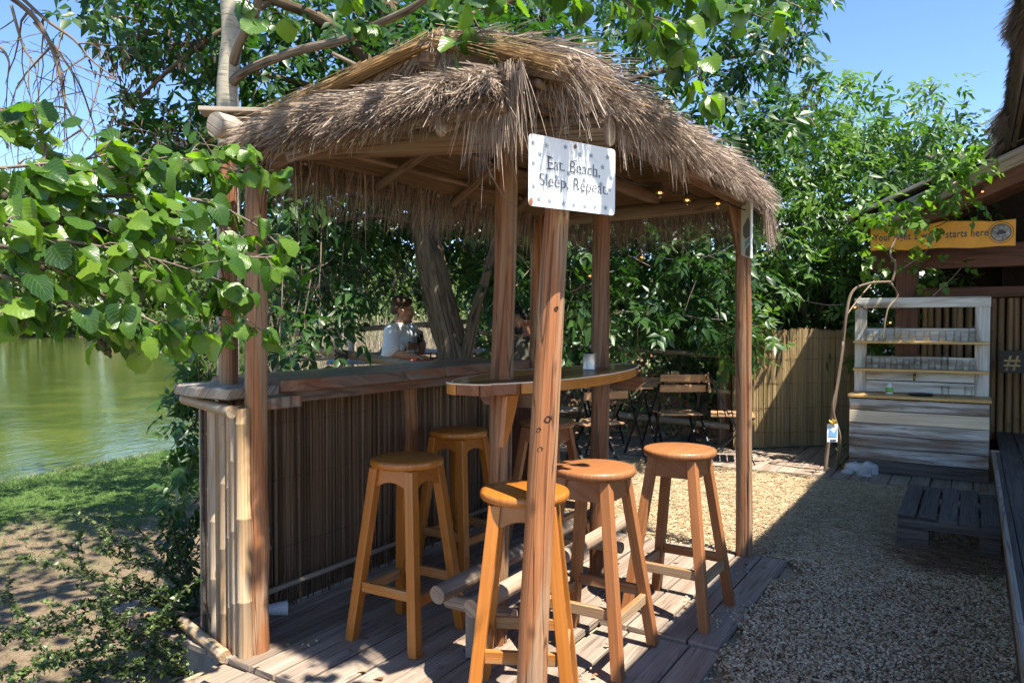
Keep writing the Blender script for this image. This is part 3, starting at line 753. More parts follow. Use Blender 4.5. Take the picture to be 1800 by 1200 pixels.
# fresher strands laid over the ridge and down both sides of the dark gable
thatch('left', 1500, .3, .5, 'ridge_thatch', M['thatchb'], t0=-.03, t1=.5, s0=-.03, s1=.08, thick=.05, spread=.16, courses=3, lift=.05, tb=(.2, 1))
thatch('right', 1900, .3, .5, 'ridge_thatch', M['thatchb'], t0=-.03, t1=.42, s0=-.03, s1=.2, thick=.06, spread=.16, courses=3, lift=.05, tb=(.2, 1))
thatch('right', 2600, .25, .4, 'ridge_thatch', M['thatchb'], t0=-.05, t1=.22, s0=.1, s1=1.03, thick=.085, spread=.25, courses=2, lift=.1, tb=(.3, 1))
thatch('left', 1200, .25, .4, 'ridge_thatch', M['thatchb'], t0=-.05, t1=.15, s0=.1, s1=1.03, thick=.08, spread=.25, courses=2, lift=.1, tb=(.3, 1))
# odd slats and single long wisps on the front
for (px, py, Y, l, an) in ((905, 156, 2.62, .12, .05), (812, 185, 2.6, .13, -.05), (742, 181, 2.66, .1, -.1)):
    c = pt(px, py, Y); d = (VX*-1+ZX*an).normalized()
    obj('thatch_slat', MB().beam(c-d*l*.5, c+d*l*.5, .03, .006), M['log'], bar)
for pts_ in ([pt(845, 258, 2.45), pt(862, 305, 2.43), pt(885, 345, 2.42), pt(912, 366, 2.42)],
             [pt(752, 95, 2.75), pt(748, 150, 2.6), pt(735, 190, 2.52), (pt(740, 195, 2.5))],
             [pt(985, 205, 2.34), pt(986, 225, 2.33), pt(981, 250, 2.32), pt(979, 262, 2.33)]):
    mb = MB().tube(pts_, [.0028, .0032, .0026, .0012], n=5); obj('thatch_wisp', mb, M['bamboo'], bar, smooth=True)

# ---------------------------------------------------------------- reed front, counter, bamboo side panel
n = 1500; s = np.sort(rng.random(n))*2.36-.02; lay = rng.random(n)
bot = .02+.02*rng.random(n)+.05*(rng.random(n) < .1); top = .985+.015*rng.random(n)
lean = rng.normal(0, .006, n)
reeds('reed', Bn(s, .262+.012*lay, bot), Bn(s+lean, .262+.012*lay, top), .0018+.0022*rng.random(n)**2, M['reed'], np.clip(rng.random(n)+.08*np.sin(s*9), 0, 1), bar)
n = 110; s = rng.random(n)*2.2; reeds('reed', Bn(s, np.full(n, .25), np.full(n, .01)), Bn(s+rng.normal(0, .03, n), np.full(n, .255), .06+.12*rng.random(n)), np.full(n, .003), M['reed'], rng.random(n), bar)
mb = MB().box(B(1.15, .285, .5), UX*1.18, ZX*.485, VX*.005); obj('backing_board', mb, M['darkdeck'], bar)
for z in (.3, .62, .88):
    obj('binding_wire', MB().tube([B(-.02, .257, z), B(.7, .256, z-.004), B(1.5, .257, z+.004), B(2.33, .257, z)], .0011, n=4), M['iron'], bar)
obj('bamboo_rail', bamboo(MB(), B(-.02, .246, .118), B(2.3, .246, .118), .0135, .3), M['bamboor'], bar, smooth=True)
obj('bamboo_rail', bamboo(MB(), B(.0, .232, .985), B(1.24, .236, .99), .018, .3), M['bamboor'], bar, smooth=True)
obj('bamboo_rail', bamboo(MB(), B(1.36, .232, .985), B(2.3, .236, .985), .018, .3), M['bamboor'], bar, smooth=True)
# counter: heavy planks, the front ones with a rounded front corner
def slab(name, u0, u1, v0, v1, z0, z1, mat, rc=0.0, label=None, wav=.006):
    P = []; k = 10
    if rc:
        P += [B(u0+rc*(1-math.sin(a)), v0+rc*(1-math.cos(a)), z0) for a in [i*PI/2/5 for i in range(5, -1, -1)]]
    else: P.append(B(u0, v0, z0))
    for i in range(1, k): P.append(B(u0+rc+(u1-u0-rc)*i/k, v0+wav*math.sin(i*1.9+u0), z0))
    P += [B(u1, v0, z0), B(u1, v1, z0), B(u0, v1, z0)]
    return obj(name, MB().prism(P, ZX*(z1-z0)), M[mat], bar, bevel=.006, label=label)
slab('counter_plank', .16, 1.28, -.01, .155, 1.045, 1.1, 'counter', rc=.11)
slab('counter_plank', 1.285, 2.18, -.012, .155, 1.047, 1.102, 'counter')
slab('counter_plank', .16, 1.5, .16, .31, 1.05, 1.1, 'counter')
slab('counter_plank', 1.505, 2.2, .16, .31, 1.048, 1.1, 'counter')
slab('counter_plank', .16, 2.2, .315, .47, 1.05, 1.1, 'counter')
slab('counter_bearer', .1, 2.2, .03, .075, .995, 1.043, 'counter')
slab('counter_bearer', .1, 2.2, .2, .24, 1.003, 1.043, 'counter')
slab('counter_bearer', .06, .24, -.03, .02, .985, 1.035, 'counter')
obj('end_panel', MB().box(B(2.22, .1, .52), ZX*.5, VX*.15, UX*.012), M['redwood'], bar, bevel=.003)
mb = MB().box(B(.1, .06, 1.175), ZX*.085, VX*.035, UX*.012); obj('stop_block', mb, M['counter'], bar, bevel=.012)
PD = V3((-.77, .638, 0)); PN = V3((-.638, -.77, 0)); PB = V3((-1.075, 2.945, 0))   # the side panel's run and outward side
radii = [.028, .0205, .0185, .021, .017, .0205, .019, .020]; s = 0.0
for i, r in enumerate(radii):
    s += r if i else 0
    q = PB+PD*s+PN*(.004*(i % 2)); s += r+.003
    obj('bamboo_pole', bamboo(MB(), q+ZX*(.0-.004*i)+PD*rnd.uniform(-.004, .004), q+ZX*(1.0+rnd.uniform(-.01, .01)), r, .36 if i == 0 else .25, n=14, taper=.96), M['bamboo'], bar, auto=.9)
obj('bamboo_rail', bamboo(MB(), PB+PD*.06+PN*.052+ZX*.0, PB+PD*.43+PN*.045+ZX*.045, .026, .19, n=14), M['bamboo'], bar, auto=.9)
obj('bamboo_rail', bamboo(MB(), PB+PD*.0+PN*.045+ZX*.99, PB+PD*.42+PN*.03+ZX*1.015, .025, .17, n=14), M['bamboo'], bar, auto=.9)
P = [PB+PD*.02+PN*.055, PB+PD*.22+PN*.085, PB+PD*.43+PN*.07, PB+PD*.47+PN*.03, PB+PD*.46-PN*.26, PB+PD*.05-PN*.2]
obj('side_shelf', MB().prism([p+ZX*1.035 for p in P], ZX*.045), M['log'], bar, bevel=.008)
obj('foundation_block', MB().box(PB+PD*.26-PN*.12+ZX*-.19, PD*.2, PN*.15, ZX*.185), M['concrete'], bar, bevel=.01)
pl = plain('grey_pvc', (.16,.17,.18), .45, var=.05)
c = pt(462, 940, 3.33); d = pt(470, 968, 3.3)
obj('drain_pipe', MB().tube([c+V3((0,.14,.012)), c+V3((0, .03, .012)), c+V3((.006,-.006,.006)), c+V3((.012,-.022,-.015)), d], [.021]*5, n=14), pl, bar, smooth=True)
# foot rails between the posts, and their cross pieces
log('foot_rail', B(.29, -.715, .29), B(1.75, -.70, .295), .035, 'rail')
log('foot_rail', B(.28, -.885, .275), B(1.8, -.90, .29), .035, 'rail')
log('rail_block', B(.46, -.64, .2), B(.46, -.96, .2), .03, 'rail')
log('rail_block', B(1.5, -.64, .2), B(1.5, -.96, .2), .03, 'rail')
obj('rail_stud', MB().beam(B(.46, -.76, 0), B(.46, -.76, .18), .05, .05), M['log'], bar, bevel=.004)

# ---------------------------------------------------------------- the surfboard table
tb = thing('surfboard_table', 'varnished surfboard-shaped bar table with a fin under its tail, fixed round two posts', 'bar table', tuple(B(1.17, -.8, 0)))
TU0, TU1 = .34, 2.0
def half_w(u):
    t = (u-TU0)/(TU1-TU0)
    if t <= 0 or t >= 1: return 0.0
    return .245*min(1, (math.sin(PI*min(1, t**.82))**.62))*(1 if t < .5 else 1) + (.03 if 0 < t < .03 else 0)
cuts = [-.26, -.15, -.07, .03, .12, .19, .26]; mats = ['board', 'boardd', 'boardd', 'board', 'board', 'board']
us = [TU0+(TU1-TU0)*(.5-.5*math.cos(PI*i/60)) for i in range(61)]
for i in range(6):
    lo, hi = [], []
    for u in us:
        hw = half_w(u); a, b_ = max(cuts[i]+.0012, -hw), min(cuts[i+1]-.0012, hw)
        if b_ > a: lo.append(B(u, -.8+a, 1.062)); hi.append(B(u, -.8+b_, 1.062))
    if len(lo) < 3: continue
    poly = lo+hi[::-1]
    mb = MB().prism(poly, ZX*.046); obj('board_strip', mb, M[mats[i]], tb, bevel=.004)
# dark inlaid tail piece and rim
rim = [B(u, -.8-half_w(u)-.001, 1.106) for u in us]+[B(u, -.8+half_w(u)+.001, 1.106) for u in us[::-1]]
obj('edge_line', MB().tube(rim+[rim[0]], .0035, n=5), M['palepine'], tb, smooth=True)
fq = [B(.47, -.91, 1.058), B(.565, -.91, 1.058), B(.543, -.91, 1.0), B(.51, -.91, .93), B(.468, -.91, .868), B(.44, -.91, .858), B(.452, -.91, .93), B(.462, -.91, 1.0)]
obj('fin', MB().prism([p+VX*.011 for p in fq], VX*-.022), M['stool'], tb, bevel=.004)
for u in (.7, 1.68):
    P = [B(u, -.62, 1.058), B(u, -1.0, 1.058), B(u, -1.0, 1.03), B(u, -.95, .985), B(u, -.66, .985), B(u, -.62, 1.03)]
    obj('bracket', MB().prism(P, UX*.045), M['counter'], tb, bevel=.004)

# ---------------------------------------------------------------- six bar stools
def stool_builder(label, mat, h, rs, spread, group, scallop=True):
    t = thing('bar_stool', label, 'bar stool', (0, 0, 0), group)
    prof = [(.001, h-.036), (rs-.02, h-.036), (rs-.006, h-.032), (rs, h-.024), (rs, h-.01), (rs-.004, h-.003), (rs-.012, h), (.001, h)]
    seat = MB().lathe(prof, V3((0,0,0)), 48, tint=.5)
    obj('seat', seat, mat, t, auto=.9)
    ti, bi, zt = .092, spread/2, h-.036
    lw = .043
    L_ = {}
    for sx in (-1, 1):
        for sy in (-1, 1):
            p0, p1 = V3((sx*bi, sy*bi, 0)), V3((sx*ti, sy*ti, zt)); L_[sx, sy] = (p0, p1)
            mb = MB(); b = len(mb.v)
            mb.box((p0+p1)/2, (p1-p0)/2, V3((lw/2, 0, 0)), V3((0, lw/2, 0)), tint=rnd.random())
            obj('leg', mb, mat, t, bevel=.003)
    at = lambda sx, sy, z: L_[sx, sy][0].lerp(L_[sx, sy][1], z/zt)
    for ax in (0, 1):
        for s in (-1, 1):
            a_, c_ = ((-1, s), (1, s)) if ax == 0 else ((s, -1), (s, 1))
            z = h*.30 if ax == 0 else h*.265
            p, q = at(*a_, z), at(*c_, z); d = (q-p).normalized()
            obj('stretcher', MB().beam(p+d*lw*.5, q-d*lw*.5, .024, .042), M['rung'] if mat == M['stool'] else M['rungb'], t, bevel=.003)
            # apron with a scooped lower edge
            zz = zt-.001; n = 12; top = [at(*a_, zz), at(*c_, zz)]
            w_ = (top[1]-top[0]).length; dr = (top[1]-top[0]).normalized(); inn = V3((0, -s, 0)) if ax == 0 else V3((-s, 0, 0))
            dh = .085
            lo = []
            for i in range(n+1):
                f = i/n; zb = zz-dh+((.03*math.sin(PI*min(1, max(0, (f-.12)/.76)))**.6) if scallop and .12 < f < .88 else 0)
                lo.append(at(*a_, zb).lerp(at(*c_, zb), f))
            P = [top[0], top[1]]+lo[::-1]
            off_ = -inn*.008
            obj('apron', MB().prism([p_+off_ for p_ in P], inn*.02), mat, t, bevel=.002)
    index_kids(t); return t
GS1, GS2 = 'glossy orange bar stools', 'dull brown bar stools'
M['rung'] = wood('scuffed_orange_wood', (.34,.105,.012), (.46,.155,.02), (.52,.195,.03), grain=110, along=2.2, rough=.42, bump=.15, var=.2, worn=(.42,.25,.12), wornamt=.25, coat=.15, crack=0)
M['rungb'] = wood('scuffed_brown_wood', (.25,.088,.028), (.37,.145,.05), (.43,.19,.075), grain=140, along=2.4, rough=.5, bump=.2, var=.2, worn=(.42,.28,.16), wornamt=.3, crack=.06)
so_ = stool_builder('glossy orange round stool in front of the reed panel, paper cup to its left', M['stool'], .765, .157, .335, GS1)
so_.location = (-.452, 3.17, 0); so_.rotation_euler = (0, 0, math.radians(-30))
for loc, rz, lab in (((-.29, 4.0, 0), -34, 'glossy orange round stool under the fin of the surfboard table'),
                     ((.045, 2.585, -.005), -6, 'orange round stool with leaf shadows on its seat, close behind the leaning post')):
    c = copy_tree(so_); c.location = loc; c.rotation_euler = (0, 0, math.radians(rz)); c['label'] = lab
sb_ = stool_builder('brown round stool between the leaning post and the table, sunlit seat', M['stoolb'], .76, .168, .372, GS2, False)
sb_.location = (.335, 3.0, 0); sb_.rotation_euler = (0, 0, math.radians(-31))
for loc, rz, lab in (((.783, 3.44, 0), -33, 'brown round stool nearest the post with the blue plaque, out on the sunny deck'),
                     ((.21, 4.42, 0), -30, 'brown round stool in deep shade beyond the table, half hidden by the leaning post')):
    c = copy_tree(sb_); c.location = loc; c.rotation_euler = (0, 0, math.radians(rz)); c['label'] = lab

# ================================================================== SIGNS AND LETTERING
def solid(name, c, rough=.5, spec=.4, emit=None):
    m, nt, p = newmat(name); p.inputs['Base Color'].default_value = tuple(c)+(1,); p.inputs['Roughness'].default_value = rough
    p.inputs['Specular IOR Level'].default_value = spec
    if emit: p.inputs['Emission Color'].default_value = tuple(emit[0])+(1,); p.inputs['Emission Strength'].default_value = emit[1]
    return m
def text_mesh(body, thick=0.0, shear=0.0, spacing=1.0):
    cu = bpy.data.curves.new('lettering', 'FONT'); cu.body = body; cu.size = 1; cu.offset = thick; cu.shear = shear; cu.space_character = spacing
    cu.resolution_u = 4
    o = bpy.data.objects.new('lettering', cu); COL.objects.link(o)
    dg = bpy.context.evaluated_depsgraph_get(); me = bpy.data.meshes.new_from_object(o.evaluated_get(dg))
    bpy.data.objects.remove(o); bpy.data.curves.remove(cu)
    return me
def lettering(name, body, org, ex, ey, width, cap, mat, parent, thick=0.0, serif=False, spacing=1.0, lift=.0012):
    """text as flat letters: org = left end of the baseline, ex, ey unit axes"""
    me = text_mesh(body, thick, spacing=spacing); me.name = name
    co = np.empty(len(me.vertices)*3, np.float32); me.vertices.foreach_get('co', co); co = co.reshape(-1, 3)
    x0, x1 = co[:, 0].min(), co[:, 0].max(); ch = .70
    sx, sy = width/(x1-x0), cap/ch
    nz = ex.cross(ey)
    W = np.array(org)+(co[:, :1]-x0)*sx*np.array(ex)+co[:, 1:2]*sy*np.array(ey)+np.array(nz)*lift
    W -= np.array(OFF[parent.name])
    me.vertices.foreach_set('co', W.astype(np.float32).ravel()); me.update()
    me.materials.clear(); me.materials.append(mat)
    return link(name, me, parent)
def star(mb, c, ex, ey, r, rot=0.0):
    P = []
    for i in range(10):
        a = PI/2+rot+i*PI/5; rr = r if i % 2 == 0 else r*.42
        P.append(c+ex*(rr*math.cos(a))+ey*(rr*math.sin(a)))
    return mb.prism(P, ex.cross(ey)*.0006)

TL, TR, BL_ = pt(930, 234, 2.17), pt(1082, 263, 2.37), pt(929, 361, 2.17)
BR_ = BL_+(TR-TL)
sg = thing('beach_sign', 'white tin sign with grey stars reading Eat. Beach, Sleep, Repeat.', 'sign', tuple((TL+TR)/2))
ex = (TR-TL); SWd = ex.length; ex.normalize(); ey = (TL-BL_); SHt = ey.length; ey = ey-ex*ey.dot(ex); ey.normalize(); nz = ex.cross(ey)
def tin_material():
    m, nt, p = newmat('white_tin'); g = NT(nt)
    n1 = g.noise(g.coord('Object', (1,1,1)), 18, 6, .7); n2 = g.noise(g.coord('Object', (1,1,1)), 6, 4, .7)
    col = g.mix(g.ramp(n1, [(.62, (0,0,0)), (.72, (1,1,1))]), (.74,.75,.74), (.42,.33,.25))
    g.l(col, p.inputs['Base Color']); p.inputs['Roughness'].default_value = .42; return m
M['tin'] = tin_material(); M['starg'] = solid('grey_blue_print', (.26,.31,.37)); M['ink'] = solid('dark_ink', (.05,.06,.09)); M['rust'] = plain('rust', (.28,.11,.05), .9, var=.4, scale=60)
rc = .012; P = []
for (a, b_, c0) in ((0, 0, 180), (SWd, 0, 270), (SWd, SHt, 0), (0, SHt, 90)):
    cx, cy = (rc if a == 0 else SWd-rc), (rc if b_ == 0 else SHt-rc)
    for k in range(4):
        an = math.radians(c0+30*k); P.append(BL_+ex*(cx+rc*math.cos(an))+ey*(cy+rc*math.sin(an)))
obj('sign_plate', MB().prism(P, -nz*.0022), M['tin'], sg)
O = BL_+nz*.0012
line1 = O+ex*(SWd*.205)+ey*(SHt*.545); line2 = O+ex*(SWd*.115)+ey*(SHt*.30)
def serif_line(body, org, width, cap):
    lettering('lettering', body, org, ex, ey, width, cap, M['ink'], sg, thick=-.012, lift=.0010)
    return
serif_line('Eat. Beach,', line1, SWd*.60, SHt*.175)
serif_line('Sleep, Repeat.', line2, SWd*.79, SHt*.175)
# little feet on the capital letters and tall stems
for (lx, ly, wd) in ((.213,.545,.05),(.213,.72,.05),(.505,.545,.035),(.505,.72,.035),(.52,.3,.035),(.595,.3,.03),(.52,.475,.035),(.215,.3,.03),(.76,.545,.03),(.735,.545,.03)):
    c = O+ex*(SWd*lx)+ey*(SHt*ly)+nz*.0012
    obj('letter_serif', MB().box(c, ex*(SWd*wd*.5), ey*.0011, nz*.0003), M['ink'], sg)
for sx, sy in ((.19,.87),(.115,.74),(.05,.6),(.57,.83),(.7,.84),(.84,.7),(.945,.56),(.05,.28),(.11,.11),(.23,.1),(.38,.09),(.5,.09),(.63,.09),(.75,.1),(.88,.1),(.4,.36),(.82,.44),(.93,.38),(.44,.53),(.3,.45),(.9,.86),(.4,.9),(.62,.47),(.045,.88)):
    obj('star', star(MB(), O+ex*(SWd*sx)+ey*(SHt*sy)+nz*.0004, ex, ey, .0088, rnd.uniform(-.2, .2)), M['starg'], sg)
for cx, cy, sc in ((.02, .05, 1), (.51, .93, .6)):
    P = [O+ex*(SWd*cx+.012*sc*math.cos(a)*rnd.uniform(.6, 1.2))+ey*(SHt*cy+.014*sc*math.sin(a)*rnd.uniform(.6, 1.2))+nz*.0005 for a in [i*2*PI/9 for i in range(9)]]
    if cx < .1: P = [q if (q-BL_).dot(ex) > .001 else q+ex*(.001-(q-BL_).dot(ex)) for q in P]
    obj('rust_spot', MB().prism(P, nz*.0004), M['rust'], sg)
for fx in (.36, .62):
    q = TL+ex*(SWd*fx)-ey*.008; obj('hanging_cord', MB().tube([q, q+ey*.03-nz*.03, pt(1010, 222, 2.335)+ex*(fx-.45)*.2], .0016, n=5), M['bamboo'], sg)

# painted plaque on the right post, seen almost edge-on
pq = thing('painted_plaque', 'narrow white and blue painted board fixed to the far right post under the thatch', 'sign', tuple(pt(1310, 395, 4.2)))
a0 = pt(1300, 448, 4.235); ew = (pt(1319, 448, 4.10)-a0); pw = ew.length; ew.normalize(); ph = (pt(1300, 335, 4.235)-a0).length
nzq = ew.cross(ZX); nzq = nzq if nzq.y < 0 else -nzq
wp = solid('plaque_white', (.72,.74,.74)); bp = solid('plaque_blue', (.16,.42,.66)); gp = solid('plaque_grey', (.16,.18,.2)); lbp = solid('plaque_pale_blue', (.45,.63,.74))
obj('plaque_board', MB().prism([a0+ZX*.0, a0+ew*pw-ZX*.02, a0+ew*pw+ZX*ph, a0+ZX*ph], -nzq*.014), wp, pq, bevel=.002)
def patch(poly, m): obj('painted_patch', MB().prism([a0+ew*(pw*x)+ZX*(ph*y)+nzq*.0006 for x, y in poly], nzq*.0006), m, pq)
patch([(.02,.0),(.02,.98),(.2,.98),(.14,.3),(.28,.03)], lbp); patch([(.3,.42),(.78,.58),(.94,.5),(.94,.28),(.55,.24),(.35,.3)], gp)
patch([(.5,.1),(.95,.2),(.95,.27),(.5,.2)], bp); patch([(.56,-.01),(.95,-.03),(.95,.16),(.56,.08)], gp); patch([(.34,.86),(.52,.88),(.52,.98),(.34,.98)], bp)

# orange board over the water station
og = plain('orange_paint', (.8,.36,.035), .5, var=.12, scale=7, bump=.05)
A = pt(1530, 441, 6.88); Bq = pt(1785, 445, 6.32); A2 = pt(1531, 400, 6.88)
ox = Bq-A; ox.z = 0; OW = ox.length; ox.normalize(); OH = A2.z-A.z; onz = ox.cross(ZX)
os_ = thing('orange_board_sign', 'long orange wooden board reading Your right 2 water starts here, with a round badge', 'sign', tuple((A+Bq)/2))
P = []
for i in range(15): P.append(A+ox*(OW*i/14)+ZX*(.006*math.sin(i*1.1)-.012*(i/14)))
for i in range(14, -1, -1): P.append(A+ox*(OW*i/14)+ZX*(OH+.008*math.sin(i*.9+1)+(.012 if 6 < i < 12 else 0)-.004*i/14))
obj('board', MB().prism(P, -onz*.022), og, os_, bevel=.003)
lettering('lettering', 'Your right 2 water starts here', A+ox*(OW*.022)+ZX*(OH*.40)+onz*.002, ox, ZX, OW*.80, OH*.30, M['ink'], os_, thick=.014, spacing=1.1)
c = A+ox*(OW*.905)+ZX*(OH*.5)+onz*.002
def ring(c, ex, ey, r0, r1, n=28):
    mb = MB(); b = 0; nz_ = ex.cross(ey)
    for i in range(n):
        a = 2*PI*i/n; mb.v += [c+ex*(r0*math.cos(a))+ey*(r0*math.sin(a)), c+ex*(r1*math.cos(a))+ey*(r1*math.sin(a))]
    for i in range(n):
        j = (i+1) % n; mb.face([2*i, 2*i+1, 2*j+1, 2*j], [(0,0)]*4)
    return mb
bd = plain('worn_badge', (.3,.28,.25), .6, var=.7, scale=28, bump=0)
obj('badge', MB().lathe([(.001, 0), (OH*.33, 0), (OH*.33, .002), (.001, .002)], c, 28, axis=(ox, ZX, onz)), bd, os_)
obj('badge_ring', ring(c+onz*.003, ox, ZX, OH*.315, OH*.35), M['ink'], os_)
obj('badge_ring', ring(c+onz*.003, ox, ZX, OH*.41, OH*.43), M['ink'], os_)
for dx, dy, r in ((0, .02, .10), (-.05, -.03, .06), (.06, .0, .06), (.02, .06, .05)):
    obj('badge_mark', MB().lathe([(.001, 0), (OH*r, 0), (OH*r, .0006), (.001, .0006)], c+onz*.0024+ox*dx*OH*2+ZX*dy*OH, 12, axis=(ox, ZX, onz)), M['ink'], os_)

# ---------------------------------------------------------------- string lights
def glassmat(name, tint=(1,1,1), rough=.02, base=.05):
    m, nt, p = newmat(name); g = NT(nt)   # thin clear glass: mostly see-through, with a sheen at grazing angles
    t = g.n('ShaderNodeBsdfTransparent'); t.inputs[0].default_value = tuple(tint)+(1,)
    gl = g.n('ShaderNodeBsdfGlossy'); gl.inputs['Roughness'].default_value = rough+.02; fr = g.n('ShaderNodeLayerWeight')
    mx = g.n('ShaderNodeMixShader'); g.l(g.math('ADD', g.math('MULTIPLY', g.math('POWER', fr.outputs['Facing'], 2.5), .7), base), mx.inputs[0]); g.l(t.outputs[0], mx.inputs[1]); g.l(gl.outputs[0], mx.inputs[2])
    g.l(mx.outputs[0], nt.nodes['Material Output'].inputs[0]); return m
M['glass'] = glassmat('clear_glass', (.975,.985,.985)); M['bulb'] = glassmat('bulb_glass', (.93,.68,.34), base=.14); M['fil'] = solid('glowing_filament', (1,.6,.2), emit=((1,.6,.28), 2.2))
M['socket'] = solid('black_socket', (.015,.015,.016), .5)
def light(px, py, Y, label, r=.024, amber=False):
    c = pt(px, py, Y); t = thing('string_light', label, 'light bulb', tuple(c), 'festoon bulbs along the bar and the shed')
    obj('bulb', MB().ball(c, r, 14, 10, (1,1,1.1)), M['bulb'], t, smooth=True)
    obj('filament', MB().tube([c+V3((-.008,0,.004)), c+V3((-.004,0,-.006)), c+V3((0,0,.005)), c+V3((.004,0,-.006)), c+V3((.008,0,.004))], .0016, n=5), M['fil'], t)
    obj('socket', MB().lathe([(.001, .017), (.011, .018), (.013, .04), (.008, .048), (.001, .048)], c, 12), M['socket'], t)
    return c+ZX*.048
pts1 = [light(1160, 339, 3.75, 'clear bulb under the thatch nearest the tin sign'), light(1208, 352, 4.0, 'clear bulb on the right eave between two others'), light(1262, 358, 4.12, 'amber bulb beside the brace of the right post')]
pts2 = [light(934, 404, 5.3, 'small bulb glimpsed between the shaded posts', .02), light(1037, 485, 5.9, 'glowing bulb just left of the second table post', .026), light(1128, 452, 6.0, 'pale bulb hanging among the dark ivy leaves', .026)]
pts3 = [light(1503, 540, 6.7, 'bulb at the left top corner of the white water station', .026), light(1565, 567, 6.95, 'bulb seen through the upper opening of the water station', .022), light(1727, 337, 6.2, 'bulb shining under the shed rafter among vine leaves', .02)]
cords = MB()
def swag(a, b_, s=.08):
    cords.tube([a.lerp(b_, i/8)-ZX*(s*4*(i/8)*(1-i/8)) for i in range(9)], .0035, n=5)
swag(pt(1075, 300, 3.2), pts1[0], .03); swag(pts1[0], pts1[1], .03); swag(pts1[1], pts1[2], .03); swag(pts1[2], B(2.3, -1.4, 1.97), .02)
swag(B(2.2, -.05, 2.0), pts2[0], .05); swag(pts2[0], pts2[1], .1); swag(pts2[1], pts2[2], .08); swag(pts2[2], pt(1290, 430, 6.4), .1)
swag(pt(1290, 430, 6.4), pts3[0], .2); swag(pts3[0], pts3[1], .03); swag(pts3[1], pt(1640, 470, 6.9), .05); swag(pt(1640, 400, 6.6), pts3[2], .06)
tag(obj('light_cord', cords, M['socket']), 'thin black cord that carries the festoon bulbs from eave to shed', 'cord')

# ================================================================== WATER STATION
ws = thing('water_station', 'white pallet-wood drinking water stand with glass shelves and a brass tap', 'drinks station', tuple(B(5.3, -2.05, 0)))
V0, V1, UF = -1.525, -2.58, 5.26; vm, vh = (V0+V1)/2, (V0-V1)/2
zs = [0.02, .135, .245, .355, .46, .57, .672]
for i in range(6):
    mt = {4: 'palepine', 0: 'darkdeck'}.get(i, 'paintd')
    mb = MB().box(B(UF, vm, (zs[i]+zs[i+1])/2), VX*vh, ZX*((zs[i+1]-zs[i])/2-.003), UX*.011, jit=.002)
    obj('front_plank', mb, M[mt], ws, bevel=.003, label={4: 'pale unpainted plank', 0: 'dark rotten bottom plank'}.get(i))
    for v in (V0+.011, V1-.011):
        obj('side_plank', MB().box(B(UF+.19, v+(.02 if v < vm else -.02), (zs[i]+zs[i+1])/2), UX*.175, ZX*((zs[i+1]-zs[i])/2-.003), VX*.011), M['paintd'], ws, bevel=.003)
obj('worktop', MB().box(B(UF+.185, vm, .694), VX*(vh+.015), UX*.205, ZX*.013), M['pine'], ws, bevel=.004)
UBK = UF+.3
for v, w_ in ((V0-.05, .05), (V1+.055, .055)):
    obj('upright', MB().box(B(UBK, v, 1.1), ZX*.39, VX*w_, UX*.012), M['paint'], ws, bevel=.003)
obj('top_rail', MB().box(B(UBK-.016, vm, 1.525), VX*(vh+.004), ZX*.045, UX*.012), M['paint'], ws, bevel=.003)
for z, h_ in ((1.235, .06), (.985, .055)):
    obj('back_slat', MB().box(B(UBK+.014, vm, z), VX*(vh-.09), ZX*h_, UX*.010), M['paint'], ws, bevel=.003)
for z, h_ in ((.865, .042), (.765, .05)):
    obj('back_slat', MB().box(B(UBK+.004, vm, z), VX*(vh-.10), ZX*h_, UX*.011), M['paint'], ws, bevel=.003)
for z in (1.17, .922):
    obj('shelf', MB().box(B(UBK-.085, vm, z), VX*(vh-.004), UX*.072, ZX*.011), M['pine'], ws, bevel=.004)
br = plain('aged_brass', (.3,.18,.07), .4, .5, .9)
tp = B(UBK-.02, vm+.03, .885)
obj('tap', MB().tube([tp, tp-UX*.06, tp-UX*.085-ZX*.01, tp-UX*.09-ZX*.05], [.011, .012, .012, .009], n=10).tube([tp-UX*.05+VX*.025+ZX*.028, tp-UX*.05-VX*.025+ZX*.028], .006, n=8).tube([tp-UX*.05, tp-UX*.05+ZX*.03], .006, n=8), br, ws, smooth=True)
obj('drip_tray', MB().lathe([(.001, .709), (.085, .709), (.11, .722), (.105, .724), (.082, .713), (.001, .713)], B(UF+.17, vm-.02, 0), 24), M['iron'], ws, smooth=True)
# glasses
def glass(h=.095, r0=.027, r1=.035, up=True):
    t = .0025; pr = [(.001, 0), (r0-.004, 0), (r0, .004), (r1, h), (r1-t, h), (r0-t, .012), (.001, .010)]
    return MB().lathe(pr if up else [(r, h-z) for r, z in pr], V3((0,0,0)), 18)
g_up = mesh_of('drinking_glass', glass(), M['glass'], smooth=True); g_dn = mesh_of('drinking_glass', glass(up=False), M['glass'], smooth=True)
def put_glass(me, p, label, group):
    o = link('drinking_glass', me); o.location = p; o.rotation_euler = (0, 0, rnd.random()*6); tag(o, label, 'glass', group)
for z, row, nn, grp, lab in ((1.1815, 0, 8, 'glasses on the upper shelf', 'clear tumbler upside down on the upper shelf of the water stand'), (.9335, 1, 9, 'glasses on the lower shelf', 'clear tumbler upside down on the lower shelf of the water stand')):
    for k in range(nn):
        v = V0-.13-(vh*2-.26)*k/(nn-1)+rnd.uniform(-.01, .01); put_glass(g_dn, B(UBK-.08+rnd.uniform(-.015, .015), v, z), lab, grp)
        if (row, k) in ((0, 2), (0, 7), (1, 0), (1, 4), (1, 6)):
            put_glass(g_dn, B(UBK-.08, v, z+.0955-.055), 'clear tumbler stacked on another on a shelf of the water stand', 'stacked glasses on the shelves')
for v, lb in ((-2.26, 'clear short tumbler on the worktop, the one nearer the tap'), (-2.43, 'clear short tumbler on the worktop near its right end')):
    put_glass(g_up, B(UF+.12, v, .7085), lb, 'glasses on the worktop')
